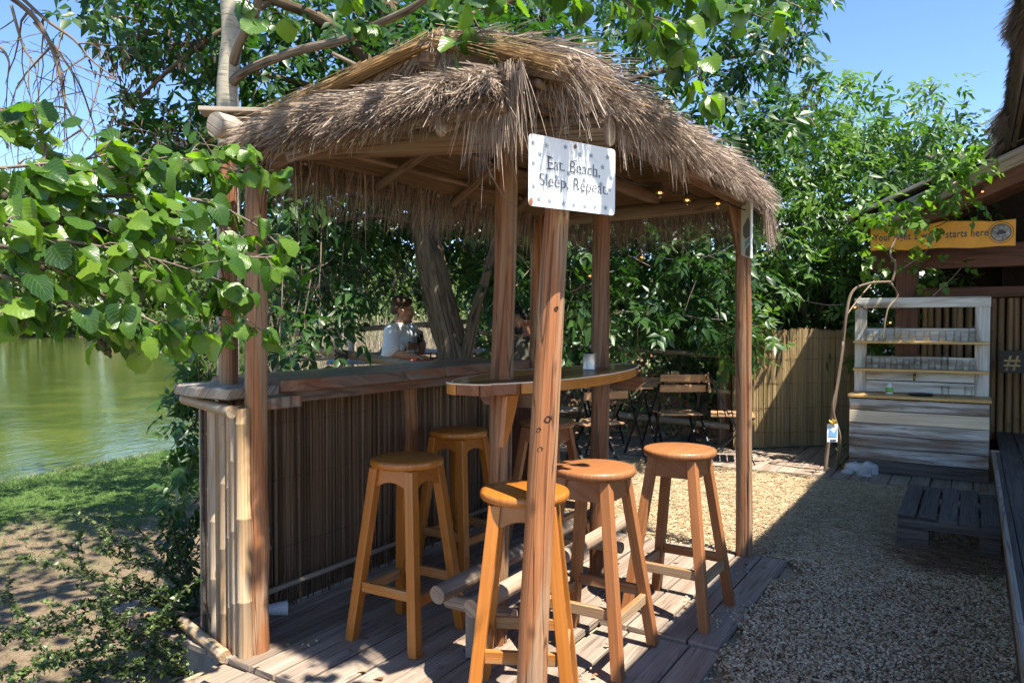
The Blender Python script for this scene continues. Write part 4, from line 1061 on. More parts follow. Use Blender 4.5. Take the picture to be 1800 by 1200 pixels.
c = B(UF+.16, -1.83, .7085)
bt = thing('soap_bottle', 'small white bottle with a green label on the water stand worktop', 'bottle', tuple(c))
obj('bottle_body', MB().lathe([(.001, 0), (.028, 0), (.03, .01), (.03, .07), (.018, .085), (.012, .09), (.012, .1), (.001, .1)], c, 18), solid('white_plastic', (.7,.72,.7), .35), bt, smooth=True)
obj('label', MB().lathe([(.0304, .02), (.0304, .062)], c, 18), solid('green_label', (.2,.5,.1), .5), bt, smooth=True)
for k, (px, py, Y, r) in enumerate(((1503, 826, 6.55, .085), (1527, 823, 6.5, .08), (1520, 832, 6.4, .06), (1490, 836, 6.5, .045))):
    p = pt(px, py, Y); mb = MB().ball((p.x, p.y, r*.55), r, 14, 10, (1.1, .9, .8))
    for q in range(len(mb.v)):
        d = mb.v[q]-V3((p.x, p.y, r*.5)); mb.v[q] += d*(.55*mnoise.noise(mb.v[q]*14)+.2*mnoise.noise(mb.v[q]*40))
    lab = ('pale rounded boulder, the leftmost large stone at the foot of the water stand', 'grey knobbly stone against the bottom plank of the water stand', 'small grey stone in front of the knobbly boulders', 'little pale stone at the outer left of the boulder heap')[k]
    tag(obj('boulder', mb, M['rock'], auto=.7), lab, 'stone', 'stones at the foot of the water stand')

# ---------------------------------------------------------------- step
st = thing('wooden_step', 'low dark pallet step of five worn planks in front of the shed', 'step', tuple(B(3.5, -2.35, 0)))
for i in range(5):
    v = -2.135-.106*i; z = .185-.003*i+(.004 if i % 2 else 0)
    obj('plank', MB().box(B(3.5+(.02 if i == 4 else 0), v, z), UX*(.49-(.03 if i in (1, 4) else 0)), VX*.0475, ZX*.012, jit=.004), M['darkdeck'], st, bevel=.004)
for u in (3.03, 3.5, 3.96):
    obj('bearer', MB().box(B(u, -2.35, .147), VX*.26, ZX*.024, UX*.03), M['darkdeck'], st, bevel=.003)
obj('block', MB().box(B(3.06, -2.17, .06), VX*.085, UX*.055, ZX*.062), M['darkdeck'], st, bevel=.004)
obj('block', MB().box(B(3.06, -2.56, .06), VX*.05, UX*.045, ZX*.062), M['darkdeck'], st, bevel=.004)
obj('block', MB().box(B(3.94, -2.17, .06), VX*.08, UX*.05, ZX*.062), M['darkdeck'], st, bevel=.004)

# ================================================================== SHED
sh = thing('bar_shed', 'dark timber shed with bamboo back wall, boarded deck and overhanging reed eave', 'shed', tuple(B(4, -4, 0)))
DZ = .30
for (u0, u1) in ((-2.5, 1.1), (1.102, 4.3), (4.302, 5.1)):
    obj('curb_board', MB().box(B((u0+u1)/2, -2.635, DZ-.14), UX*((u1-u0)/2-.002), ZX*.15, VX*.014), M['darkdeck'], sh, bevel=.004)
    obj('curb_cap', MB().box(B((u0+u1)/2, -2.612, DZ-.02), UX*((u1-u0)/2-.002), ZX*.03, VX*.012), M['log'], sh, bevel=.004)
v = -2.72
while v > -5.2:
    for (u0, u1) in ((-2.5, .9), (.905, 3.1), (3.105, 6.6)):
        obj('plank', MB().box(B((u0+u1)/2, v, DZ-.015+rnd.uniform(-.003, .003)), UX*((u1-u0)/2), VX*.066, ZX*.013), M['darkdeck'], sh, bevel=.003)
    v -= .14
# eave of the front awning: runs beside the camera, weighed with hanging reeds
e0, e1 = B(-2.6, -2.63, 2.76), B(5.15, -2.66, 2.74)
obj('eave_pole', MB().tube([e0, e1], [.035, .03], n=10), M['darkdeck'], sh, smooth=True)
top0, top1 = e0-VX*3.6+ZX*1.5, e1-VX*3.6+ZX*1.5
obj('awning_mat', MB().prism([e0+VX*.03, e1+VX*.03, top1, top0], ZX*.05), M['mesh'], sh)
for i in range(34):
    f = (i+.5)/34; p, q = e0.lerp(top0, f), e1.lerp(top1, f)
    obj('batten', MB().beam(p-ZX*.02, q-ZX*.02, .03, .018), M['darkdeck'], sh)
n = 9000; s = rng.random(n)**.8; p, q = np.array(e0), np.array(e1)
s = .42+.58*rng.random(n)
bulge = .05+.05*np.sin(s*23)+.05*np.sin(s*51+1)+.08*np.clip((s-.93)/.07, 0, 1)
P0 = p+(q-p)*s[:, None]+np.array(VX)*(rng.random(n)*.05-.02)[:, None]+np.array([0, 0, 1.])*(rng.random(n)*.06)[:, None]
bulge = bulge*(.35+.65*(s-.42)/.58)
D = np.array(VX)*(.5+.6*rng.random(n))[:, None]+np.array([0, 0, -1.])*(.3+.7*rng.random(n))[:, None]+np.array(UX)*rng.normal(0, .3, n)[:, None]
strands('reed_fringe', P0, D, np.clip(bulge, .03, .3)*(.6+.8*rng.random(n)), .003+.004*rng.random(n), M['thatchd'], rng.random(n), bend=.2, parent=sh)
# main roof behind the awning: a rafter slopes down to the left
r0, r1 = pt(1500, 389, 6.95), pt(1815, 243, 5.95)
rd = (r1-r0).normalized()
obj('roof_deck', MB().prism([r0+UX*.02, r0+rd*3.6+UX*.02, r0+rd*3.6+UX*2.4, r0+UX*2.4], ZX*.03), M['mesh'], sh)
obj('barge_batten', MB().beam(r0-rd*.05+ZX*.045, r0+rd*2.6+ZX*.045, .09, .03), M['log'], sh, bevel=.003)
obj('barge_rafter', MB().beam(r0+rd*.18-ZX*.10, r0+rd*3.2-ZX*.10, .06, .13), M['log'], sh, bevel=.004)
obj('barge_rafter', MB().beam(r0+rd*.6-ZX*.235+UX*.07, r0+rd*3.2-ZX*.24+UX*.07, .06, .12), M['redwood'], sh, bevel=.004)
for k in range(1, 5):
    obj('rafter', MB().beam(r0+UX*.5*k-ZX*.08, r0+rd*3.4+UX*.5*k-ZX*.08, .05, .1), M['redwood'], sh)
pb = pt(1594, 560, 7.05); obj('shed_post', MB().box(V3((pb.x, pb.y, 1.1)), ZX*1.1, VX*.095, UX*.06), M['redwood'], sh, bevel=.006)
pb = pt(1660, 460, 7.1); obj('cross_beam', MB().box(V3((pb.x+.5, pb.y-.2, pb.z+.05)), VX*1.2, ZX*.11, UX*.03), M['redwood'], sh, bevel=.004)
# bamboo wall behind the stand
v = -1.98; i = 0
while v > -4.6:
    r = rnd.uniform(.026, .034)
    obj('bamboo_pole', bamboo(MB(), B(6.55, v, .22), B(6.55+rnd.uniform(-.01, .01), v+rnd.uniform(-.012, .012), 1.58), r, .3, n=10), M['bambood'], sh, auto=.9)
    v -= 2*r+.004; i += 1
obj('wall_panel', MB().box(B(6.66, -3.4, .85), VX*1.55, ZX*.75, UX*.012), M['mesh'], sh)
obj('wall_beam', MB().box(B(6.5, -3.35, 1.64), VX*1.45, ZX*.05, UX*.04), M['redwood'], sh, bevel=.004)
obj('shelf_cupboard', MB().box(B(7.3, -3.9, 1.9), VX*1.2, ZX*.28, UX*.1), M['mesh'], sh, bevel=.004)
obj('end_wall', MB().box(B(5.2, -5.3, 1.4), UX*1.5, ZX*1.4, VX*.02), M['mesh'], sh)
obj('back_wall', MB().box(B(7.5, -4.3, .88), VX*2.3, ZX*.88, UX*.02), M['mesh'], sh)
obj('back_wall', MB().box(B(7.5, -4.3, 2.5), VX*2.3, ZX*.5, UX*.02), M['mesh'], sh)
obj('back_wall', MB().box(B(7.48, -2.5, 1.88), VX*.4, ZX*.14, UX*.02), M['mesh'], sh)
hb = thing('hashtag_board', 'black board with a tan hash mark hung on the bamboo wall of the shed', 'sign', tuple(B(6.48, -3.2, .93)))
ha = pt(1756, 655, 6.55); hx = -VX; hn = -UX
obj('board', MB().prism([ha, ha+hx*.9, ha+hx*.9+ZX*.2, ha+ZX*.2], -hn*.015), solid('black_paint', (.012,.012,.012), .5), hb, bevel=.002)
lettering('lettering', '#E', ha+hx*.035+ZX*.04+hn*.001, hx, ZX, .26, .125, solid('tan_paint', (.36,.25,.1)), hb, thick=.012, spacing=1.45)

# ================================================================== REED FENCE, RAILINGS, CHAIRS
rf = thing('reed_fence', 'brown split-reed screen fence running from the railing post to the water stand', 'fence', (2.9, 7.75, 0))
n = 620; s = np.sort(rng.random(n)); f0, f1 = np.array([2.32, 7.72, 0]), np.array([3.95, 8.05, 0])
P0 = f0+(f1-f0)*s[:, None]; P0[:, 1] += .012*np.sin(s*50)+rng.normal(0, .004, n); P1 = P0.copy()
P0[:, 2] = .03; P1[:, 2] = 1.27+.012*np.sin(s*16)+rng.normal(0, .008, n); P1[:, 0] += rng.normal(0, .008, n)
reeds('reed', P0, P1, .0028+.002*rng.random(n), M['fencereed'], np.clip(.5*rng.random(n)+.25, 0, 1), rf)
for z in (.2, .46, .72, .98, 1.2):
    P = [V3(f0+(f1-f0)*t)+V3((0, -.01+.012*math.sin(t*50), z-.02*math.sin(PI*t))) for t in [i/14 for i in range(15)]]
    obj('binding_wire', MB().tube(P, .0022, n=4), M['iron'], rf)
obj('backing_sheet', MB().box(V3((3.13, 7.93, .62)), V3((.82, .165, 0)), ZX*.58, V3((-.001, .005, 0))), M['mesh'], rf)

rl = thing('bamboo_railing', 'bamboo railing of three rails between the far deck and the ivy bank', 'railing', (1.5, 8.3, 0))
a, b_ = V3((.3, 9.25, 0)), V3((2.33, 7.85, 0))
for z0, z1, r in ((1.09, .99, .028), (.70, .61, .026), (.30, .24, .04)):
    obj('rail', bamboo(MB(), a+ZX*z0, b_+ZX*z1, r, .34, n=10), M['bamboor'], rl, auto=.9)
obj('railing_post', MB().box(V3((2.31, 7.95, .62)), ZX*.62, V3((.085, 0, 0)), V3((0, .05, 0))), M['beam'], rl, bevel=.006)
obj('railing_post', MB().tube([V3((.9, 8.88, 0)), V3((.9, 8.88, 1.1))], .035, n=10), M['bamboor'], rl, smooth=True)

rl = thing('terrace_railing', 'lashed bamboo railing of the terrace beyond the bar counter', 'railing', tuple(pt(650, 600, 6.5)))
def q3(px, py, Y): return pt(px, py, Y)
obj('rail', bamboo(MB(), q3(520, 586, 7.9), q3(1010, 552, 8.3), .03, .34, n=10), M['bamboor'], rl, auto=.9)
obj('rail', bamboo(MB(), q3(745, 571, 8.1), q3(1010, 606, 8.6), .028, .34, n=10), M['bamboor'], rl, auto=.9)
obj('rail', bamboo(MB(), q3(500, 632, 7.5), q3(760, 618, 7.7), .03, .34, n=10), M['bamboor'], rl, auto=.9)
obj('rail', bamboo(MB(), q3(745, 616, 7.9), q3(1000, 652, 8.3), .028, .34, n=10), M['bamboor'], rl, auto=.9)
obj('rail', bamboo(MB(), q3(520, 608, 6.3), q3(790, 652, 5.4), .036, .32, n=12), M['bamboo'], rl, auto=.9)
for (px, y0, px1, y1, Y, r) in ((617, 536, 617, 760, 7.4, .034), (592, 577, 604, 760, 5.85, .036), (485, 570, 485, 760, 6.4, .035)):
    obj('railing_post', bamboo(MB(), q3(px1, y1, Y), q3(px, y0, Y), r, .3, n=10), M['bamboor'], rl, auto=.9)
rope = plain('dark_rope', (.06,.045,.035), .9, var=.4, scale=80, bump=.5)
for (px, py, Y, r) in ((618, 581, 7.35, .042), (600, 626, 5.82, .048)):
    c = q3(px, py, Y); mb = MB()
    for k in range(5):
        mb.tube([c+V3((r*math.cos(a_), r*math.sin(a_)*.8, (k-2)*.016+.02*math.cos(a_+k))) for a_ in [i*2*PI/12 for i in range(13)]], .009, n=6)
    mb.tube([c+V3((.03, -.04, 0)), c+V3((.04, -.05, -.09))], .007, n=5)
    obj('rope_lashing', mb, rope, rl, smooth=True)

def chair_builder(label):
    t = thing('folding_chair', label, 'chair', (0,0,0), 'folding bistro chairs on the far deck')
    W_ = .2
    for k in range(6):
        obj('seat_slat', MB().box(V3((0, -.17+.068*k, .45-.002*abs(k-3))), V3((W_, 0, 0)), V3((0, .029, 0)), V3((0, 0, .008))), M['slat'], t, bevel=.003)
    for z, y in ((.80, .225), (.70, .215)):
        obj('back_slat', MB().box(V3((0, y, z)), V3((W_+.02, 0, 0)), V3((0, .006, .034)), V3((0, .008, -.001))), M['slat'], t, bevel=.003)
    for sx in (-1, 1):
        x = sx*(W_-.015)
        obj('leg', MB().beam(V3((x, -.2, 0)), V3((x, .235, .85)), .012, .024, up=(1,0,0)), M['iron'], t)
        obj('leg', MB().beam(V3((x-sx*.016, .24, 0)), V3((x-sx*.016, -.2, .44)), .012, .024, up=(1,0,0)), M['iron'], t)
        obj('seat_rail', MB().beam(V3((x-sx*.03, -.2, .435)), V3((x-sx*.03, .2, .435)), .012, .02), M['iron'], t)
    obj('stretcher', MB().beam(V3((-W_+.015, -.14, .12)), V3((W_-.015, -.14, .12)), .012, .012), M['iron'], t)
    index_kids(t); return t
ch0 = chair_builder('folding chair with its slatted back turned to the camera, before the far ivy')
ch0.location = (1.62, 7.25, .02); ch0.rotation_euler = (0, 0, math.radians(172+10))
def chair(x, y, rz, lab, z=.02):
    c = copy_tree(ch0); c.location = (x, y, z); c.rotation_euler = (0, 0, math.radians(rz)); c['label'] = lab
chair(.72, 6.55, 205, 'folding chair seen low through the gap beside the second table post')
chair(2.12, 7.1, 75, 'folding chair sideways beside the reed fence and railing post')
chair(.98, 8.2, 20, 'folding chair far back against the bamboo railing, left of the small table')
def bistro(x, y, z0, rz, lab, sx=.3, sy=.3):
    t = thing('bistro_table', lab, 'table', (x, y, z0), 'folding bistro tables')
    Rm = Matrix.Rotation(math.radians(rz), 3, 'Z'); f = lambda a, b, c: V3((x, y, z0))+Rm @ V3((a, b, c)); r = lambda a, b, c: Rm @ V3((a, b, c))
    k = 7
    for i in range(k):
        obj('top_slat', MB().box(f(0, -sy+sy*2*(i+.5)/k, .71), r(sx, 0, 0), r(0, sy/k-.004, 0), r(0, 0, .009)), M['slat'] if z0 < .1 else M['greyslat'], t, bevel=.003)
    for s in (-1, 1):
        obj('leg', MB().beam(f(s*sx*.8, -sy*.9, 0), f(s*sx*.8, sy*.9, .69), .014, .024), M['iron'], t)
        obj('leg', MB().beam(f(s*sx*.74, sy*.9, 0), f(s*sx*.74, -sy*.9, .69), .014, .024), M['iron'], t)
M['greyslat'] = wood('grey_painted_slat', (.16,.18,.22), (.26,.29,.34), grain=45, along=1.5, rough=.4, crack=.05)
bistro(1.75, 7.95, .02, 8, 'slatted bistro table holding a small candle cup by the ivy', .36, .3)
bistro(1.0, 7.2, .02, 12, 'dark slatted bistro table half hidden behind the second table post', .28, .3)
bistro(-1.28, 6.35, .30, 12, 'grey slatted table just beyond the bar counter, behind the lashed rail', .3, .26)
bistro(-.45, 7.3, .36, 10, 'grey slatted table between the two seated men, dark drink on it', .42, .3)
c = V3((1.73, 7.83, .7395)); tag(obj('candle_cup', MB().lathe([(.001, 0), (.04, 0), (.044, .09), (.041, .09), (.037, .008), (.001, .008)], c, 16), plain('tan_paper', (.55,.4,.22), .8), smooth=True), 'small tan candle cup on the far bistro table', 'cup')
# tin can on the surfboard table, paper cup on the deck
c = pt(1036, 655, 3.72); c.z = 1.1085
tc_ = thing('tin_can', 'plain silvery tin can standing on the surfboard table', 'tin can', tuple(c))
obj('can_body', MB().lathe([(.001, .0), (.034, 0), (.035, .003), (.034, .006), (.0335, .04), (.034, .077), (.035, .08), (.0325, .08), (.032, .01), (.001, .009)], c, 28), M['steel'], tc_, auto=.8)
obj('crumpled_wrap', MB().ball(c+ZX*.08, .022, 10, 6, (1, 1, .4)), M['iron'], tc_)
cpm = solid('white_paper', (.74,.74,.74), .6)
c = V3((-1.075, 3.36, .0)); ax = V3((.9, .25, .02)).normalized()
cp = thing('paper_cup', 'white paper cup lying on its side on the deck near the reed panel', 'cup', tuple(c))
Z_ = ax; X_ = ax.orthogonal().normalized(); Y_ = Z_.cross(X_)
obj('cup_body', MB().lathe([(.001, -.04), (.024, -.04), (.034, .045), (.032, .045), (.0225, -.032), (.001, -.032)], c+ZX*.033, 20, axis=(X_, Y_, Z_)), cpm, cp, auto=.8)

# ================================================================== VINE POST WITH PICTURE
vm_ = wood('vine_bark', (.13,.09,.06), (.3,.22,.15), grain=50, along=3, rough=.8, crack=.2)
vp = thing('climbing_vine', 'twisting bare vine stem climbing to the shed roof with bright leaves on top', 'vine', (2.75, 6.6, 0))
G1_ = G(1450, 832); G2_ = G(1470, 826)
stems = [([G1_, pt(1458, 760, 6.55), pt(1468, 700, 6.5), pt(1480, 620, 6.45), pt(1487, 555, 6.4), pt(1499, 512, 6.4), pt(1530, 498, 6.4), pt(1568, 495, 6.35)], .017),
         ([G2_, pt(1476, 770, 6.55), pt(1464, 720, 6.48), pt(1470, 680, 6.47), pt(1482, 600, 6.43)], .014),
         ([pt(1568, 495, 6.35), pt(1574, 465, 6.35), pt(1566, 440, 6.4), pt(1600, 380, 6.4), pt(1680, 320, 6.3)], .012),
         ([pt(1566, 497, 6.35), pt(1578, 520, 6.35), pt(1560, 545, 6.33), pt(1552, 600, 6.3)], .008),
         ([pt(1487, 555, 6.4), pt(1520, 512, 6.45), pt(1560, 470, 6.6)], .007),
         ([pt(1640, 520, 6.5), pt(1672, 490, 6.5), pt(1690, 470, 6.5)], .005),
         ([pt(1588, 470, 6.4), pt(1625, 445, 6.4), pt(1640, 420, 6.4)], .006)]
def smooth_path(P, k=6):
    P = [V3(p) for p in P]; out = []
    for i in range(len(P)-1):
        p0, p1, p2, p3 = P[max(i-1, 0)], P[i], P[i+1], P[min(i+2, len(P)-1)]
        for j in range(k):
            t = j/k; out.append(.5*((2*p1)+(p2-p0)*t+(2*p0-5*p1+4*p2-p3)*t*t+(3*p1-p0-3*p2+p3)*t**3))
    out.append(P[-1]); return out
for P, r in stems:
    pp = smooth_path(P); obj('stem', MB().tube(pp, [r*(1.05-.45*i/len(pp)) for i in range(len(pp))], n=8, wob=.2), vm_, vp, smooth=True)
pc = thing('hanging_card', 'small picture card with dark caption strip tied to the vine stem by a yellow ribbon', 'picture card', tuple(pt(1463, 760, 6.4)))
cc = pt(1463, 761, 6.4)
obj('card', MB().box(cc, V3((.046, 0, 0)), V3((0, .004, 0)), ZX*.078), solid('card_white', (.7,.71,.72)), pc, bevel=.002)
obj('photo_print', MB().prism([cc+V3((-.036, -.0055, -.03)), cc+V3((.036, -.0055, -.035)), cc+V3((.04, -.0055, .05)), cc+V3((.012, -.0055, .0)), cc+V3((-.03, -.0055, .045))], V3((0, -.001, 0))), solid('blue_print', (.16,.33,.55)), pc)
obj('caption_strip', MB().box(cc+V3((.005, -.0055, -.062)), V3((.026, 0, 0)), V3((0, .001, 0)), ZX*.007), M['ink'], pc)
yel = solid('yellow_ribbon', (.75,.5,.05), .6); mb = MB()
for k in range(7):
    a_ = rnd.uniform(-1, 1); mb.tube([cc+V3((0, -.01, .075)), cc+V3((.03*a_, -.02, .1+.02*rnd.random())), cc+V3((.045*a_, -.015, .06+.06*rnd.random()))], [.006, .009, .003], n=5)
obj('ribbon', mb, yel, pc)
# dead stub of a branch below the side panel
db = thing('broken_branch', 'broken brown stick poking out beside the bamboo panel', 'branch', tuple(pt(335, 1081, 3.3)))
obj('stick', MB().tube([pt(365, 1081, 3.4), pt(320, 1080, 3.28), pt(288, 1077, 3.2), pt(260, 1081, 3.12), pt(236, 1084, 3.06)], [.014, .014, .016, .013, .014], n=10, wob=.15), vm_, db, smooth=True)

# ================================================================== BRIDGE FAR AWAY OVER THE RIVER
bg_ = thing('road_bridge', 'pale concrete bridge pier and deck glimpsed across the river through the leaves', 'bridge', tuple(pt(858, 560, 62)))
pc_ = plain('pale_concrete', (.5,.51,.52), .85, var=.12, scale=.6)
for px in (858, 925):
    b_ = pt(px, 560, 62); mb = MB().box(V3((b_.x, b_.y, 4.0)), ZX*4.8, V3((.75, 0, 0)), V3((0, 1.6, 0)))
    obj('pier', mb, pc_, bg_, bevel=.05)
    obj('footing', MB().box(V3((b_.x, b_.y, -.1)), ZX*.75, V3((1.2, 0, 0)), V3((0, 2.2, 0))), pc_, bg_, bevel=.05)
obj('bridge_deck', MB().box(V3((8, 62.0, 9.4)), V3((26, 0, 0)), V3((0, 3, 0)), ZX*.6), pc_, bg_)
rb = thing('grey_building', 'flat grey roof edge showing above the bushes by the shed', 'building', (12.4, 20, 0))
gb = plain('grey_render', (.42,.44,.46), .8, var=.06, scale=.5)
b_ = pt(1690, 272, 20)
obj('wall', MB().box(V3((b_.x-.3, 21, b_.z/2)), V3((1.0, 0, 0)), V3((0, 1, 0)), ZX*(b_.z/2)), gb, rb)
obj('roof_edge', MB().box(V3((b_.x-.3, 20.9, b_.z+.05)), V3((1.1, 0, 0)), V3((0, 1.1, 0)), ZX*.06), solid('white_trim', (.7,.7,.7)), rb)

# ================================================================== PEOPLE
def fused(name, mb, mat, parent, voxel=.011, smooth=6, label=None):
    """several rounded volumes fused into ONE continuous skin"""
    me = mesh_of(name, mb, mat, OFF[parent.name]); o = bpy.data.objects.new(name, me); COL.objects.link(o)
    r = o.modifiers.new('r', 'REMESH'); r.mode = 'VOXEL'; r.voxel_size = voxel
    s = o.modifiers.new('s', 'SMOOTH'); s.iterations = smooth; s.factor = .5
    dg = bpy.context.evaluated_depsgraph_get(); m2 = bpy.data.meshes.new_from_object(o.evaluated_get(dg))
    bpy.data.objects.remove(o); m2.name = name
    m2.materials.clear(); m2.materials.append(mat)
    m2.polygons.foreach_set('use_smooth', [True]*len(m2.polygons))
    x = link(name, m2, parent)
    if label: x['label'] = label
    return x
def limb(mb, *pr):
    pts = [p for p, r in pr]; rad = [r for p, r in pr]
    pp, rr = [], []
    for i in range(len(pts)-1):
        for j in range(4): pp.append(pts[i].lerp(pts[i+1], j/4)); rr.append(rad[i]+(rad[i+1]-rad[i])*j/4)
    pp.append(pts[-1]); rr.append(rad[-1])
    mb.tube(pp, rr, n=12)
    for p, r in pr: mb.ball(p, r*1.0, 10, 7)
def head(mb, c, fx, up, s=1.0):
    """head facing fx: skull, jaw, nose, brow, lips, chin and ears, then neck is added by the caller"""
    sd = up.cross(fx).normalized(); g = lambda a, b_, z: c+fx*(a*s)+sd*(b_*s)+up*(z*s)
    mb.ball(g(-.012, 0, .03), .088*s, 14, 10, (1, 1, 1)); mb.ball(g(.018, 0, .02), .078*s, 14, 10)
    mb.ball(g(.03, 0, -.035), .062*s, 12, 8); mb.ball(g(.048, 0, -.075), .036*s, 10, 7)
    mb.ball(g(.03, .03, -.055), .038*s, 10, 7); mb.ball(g(.03, -.03, -.055), .038*s, 10, 7)
    mb.tube([g(.085, 0, .02), g(.105, 0, -.008), g(.112, 0, -.022), g(.09, 0, -.034)], [.010*s, .013*s, .015*s, .012*s], n=8)
    mb.tube([g(.082, -.035, .034), g(.094, 0, .034), g(.082, .035, .034)], .011*s, n=8)
    mb.tube([g(.082, -.02, -.052), g(.096, 0, -.05), g(.082, .02, -.052)], .009*s, n=8)
    mb.tube([g(.08, -.02, -.064), g(.092, 0, -.063), g(.08, .02, -.064)], .009*s, n=8)
    for q in (-1, 1):
        mb.tube([g(-.012, q*.083, .022), g(-.022, q*.094, .014), g(-.016, q*.09, -.012), g(-.006, q*.083, -.02)], [.009*s, .013*s, .010*s, .007*s], n=8)
        mb.ball(g(.06, q*.038, -.015), .03*s, 8, 6)
    return g
def hand(mb, wr, d, nrm, curl=.5, s=1.0):
    """palm, four bent fingers of unequal length and a thumb from the palm's side"""
    d = d.normalized(); side = nrm.cross(d).normalized(); nrm = d.cross(side).normalized()
    for k in range(4):
        o = side*((k-1.5)*.019*s)
        mb.tube([wr+o*.7, wr+d*.045*s+o, wr+d*.085*s+o], [.016*s, .014*s, .011*s], n=8)
        L = (.062, .072, .068, .052)[k]*s; p = wr+d*.088*s+o; a = 0
        P = [p]
        for j in range(3):
            a += curl*.75; dd = d*math.cos(a)-nrm*math.sin(a); p = p+dd*(L*(.45, .32, .23)[j]); P.append(p)
        mb.tube(P, [.0095*s, .009*s, .0082*s, .007*s], n=7)
    t0 = wr+d*.03*s-side*.03*s
    mb.tube([t0, t0+d*.03*s-side*.026*s-nrm*.008*s, t0+d*.058*s-side*.03*s-nrm*.022*s], [.013*s, .011*s, .0085*s], n=7)
skin = plain('sunned_skin', (.42,.22,.14), .5, .4, var=.08, scale=9, bump=.03); skin2 = plain('tanned_skin', (.33,.17,.105), .5, .4, var=.08, bump=.03)
hairm = plain('brown_hair', (.06,.035,.018), .6, .3, var=.5, scale=120, bump=.7); hair2 = plain('black_hair', (.015,.012,.011), .6, .3, var=.5, scale=120, bump=.7)
white = plain('white_cotton', (.72,.74,.78), .85, .2, var=.04, scale=8, bump=.25); pink = plain('coral_cotton', (.55,.12,.1), .85, .2, var=.08, bump=.2); olive = plain('olive_cotton', (.085,.078,.06), .85, .2, var=.1, bump=.2)

man = thing('person', 'seated man in white t-shirt and coral shorts holding a glass in one raised hand', 'person', tuple(pt(705, 640, 7.2)))
hd = pt(708, 547, 7.2); fx = V3((.93, .36, -.05)).normalized(); up = V3((.03, 0, 1)).normalized()
nk = pt(704, 574, 7.2); shn, shf = pt(688, 585, 7.03), pt(722, 583, 7.38); hip = pt(697, 645, 7.2); elb = pt(687, 621, 6.95); wr = pt(730, 626, 6.93)
elf = pt(741, 615, 7.32); wrf = pt(742, 600, 7.22); kn, kf_ = pt(768, 640, 7.0), pt(775, 636, 7.25); ft, ff = pt(772, 725, 7.02), pt(780, 722, 7.3)
mb = MB(); head(mb, hd, fx, up); limb(mb, (hd-up*.05-fx*.02, .056), (nk-up*.02, .06))
limb(mb, (nk-up*.06, .10), (nk.lerp(hip, .4), .135), (hip, .135)); limb(mb, (shn, .062), (shf, .062))
limb(mb, (shn, .058), (elb, .043), (wr, .03)); limb(mb, (shf, .058), (elf, .043), (wrf, .03))
hand(mb, wr, V3((1, .1, -.05)), V3((0, -.2, 1)), .35); hand(mb, wrf, V3((-.1, .05, 1)), V3((1, -.2, 0)), .8)
hn_, hf_ = hip+V3((.02, -.10, -.02)), hip+V3((.02, .10, -.02))
limb(mb, (hn_, .085), (kn, .062), (ft, .042)); limb(mb, (hf_, .085), (kf_, .062), (ff, .042))
for f_ in (ft, ff): limb(mb, (f_, .042), (f_+V3((.09, .01, -.035)), .04), (f_+V3((.17, .02, -.045)), .03))
fused('body', mb, skin, man, .0085, 5)
mb = MB(); limb(mb, (nk-up*.035, .085), (nk-up*.1, .135), (nk.lerp(hip, .45), .158), (hip+V3((0, 0, -.01)), .168))
limb(mb, (shn+ZX*.005, .082), (nk-up*.05, .095), (shf+ZX*.005, .082))
limb(mb, (shn, .08), (shn.lerp(elb, .45), .078), (shn.lerp(elb, .8), .082)); limb(mb, (shf, .08), (shf.lerp(elf, .75), .078))
fused('shirt', mb, white, man, .012, 3)
mb = MB(); limb(mb, (hip+ZX*-.02, .155), (hip+V3((.03, 0, -.06)), .16)); limb(mb, (hn_, .10), (hn_.lerp(kn, .45), .098)); limb(mb, (hf_, .10), (hf_.lerp(kf_, .45), .098))
fused('shorts', mb, pink, man, .012, 3)
mb = MB(); sd = up.cross(fx)
for i in range(150):
    a_ = rnd.uniform(0, 2*PI); e_ = rnd.uniform(-.05, 1.2)
    d = (fx*math.cos(a_)*math.cos(e_)+sd*math.sin(a_)*math.cos(e_)+up*math.sin(e_))
    if d.dot(fx) > .5 and e_ < .75: continue
    if d.dot(fx) > .15 and e_ < .25: continue
    if e_ > .55: r_ = .03
    else: r_ = .016
    mb.ball(hd+up*.032-fx*.012+d*(.084+(.018 if e_ > .55 else 0)), r_*rnd.uniform(.7, 1.15), 6, 5)
for k in range(16): mb.ball(hd+up*(.085+.03*rnd.random())+fx*(.03+.05*rnd.random())+sd*rnd.uniform(-.05, .05), .022, 6, 5)
for k in range(40): mb.ball(hd-up*(.05*rnd.random()-.03)-fx*(.07+.02*rnd.random())+sd*rnd.uniform(-.055, .055), .02, 6, 5)
fused('hair', mb, hairm, man, .008, 1)
mb = MB()
for k in range(14): mb.ball(hd+fx*(.075+.01*rnd.random())-up*(.082+.022*rnd.random())+sd*rnd.uniform(-.022, .022), .011, 6, 5)
fused('goatee', mb, hairm, man, .006, 1)
for q in (-1, 1): obj('eye', MB().ball(hd+fx*.078+sd*(q*.034)+up*.014, .0115, 8, 6), solid('eye', (.1,.08,.07), .2), man, smooth=True)

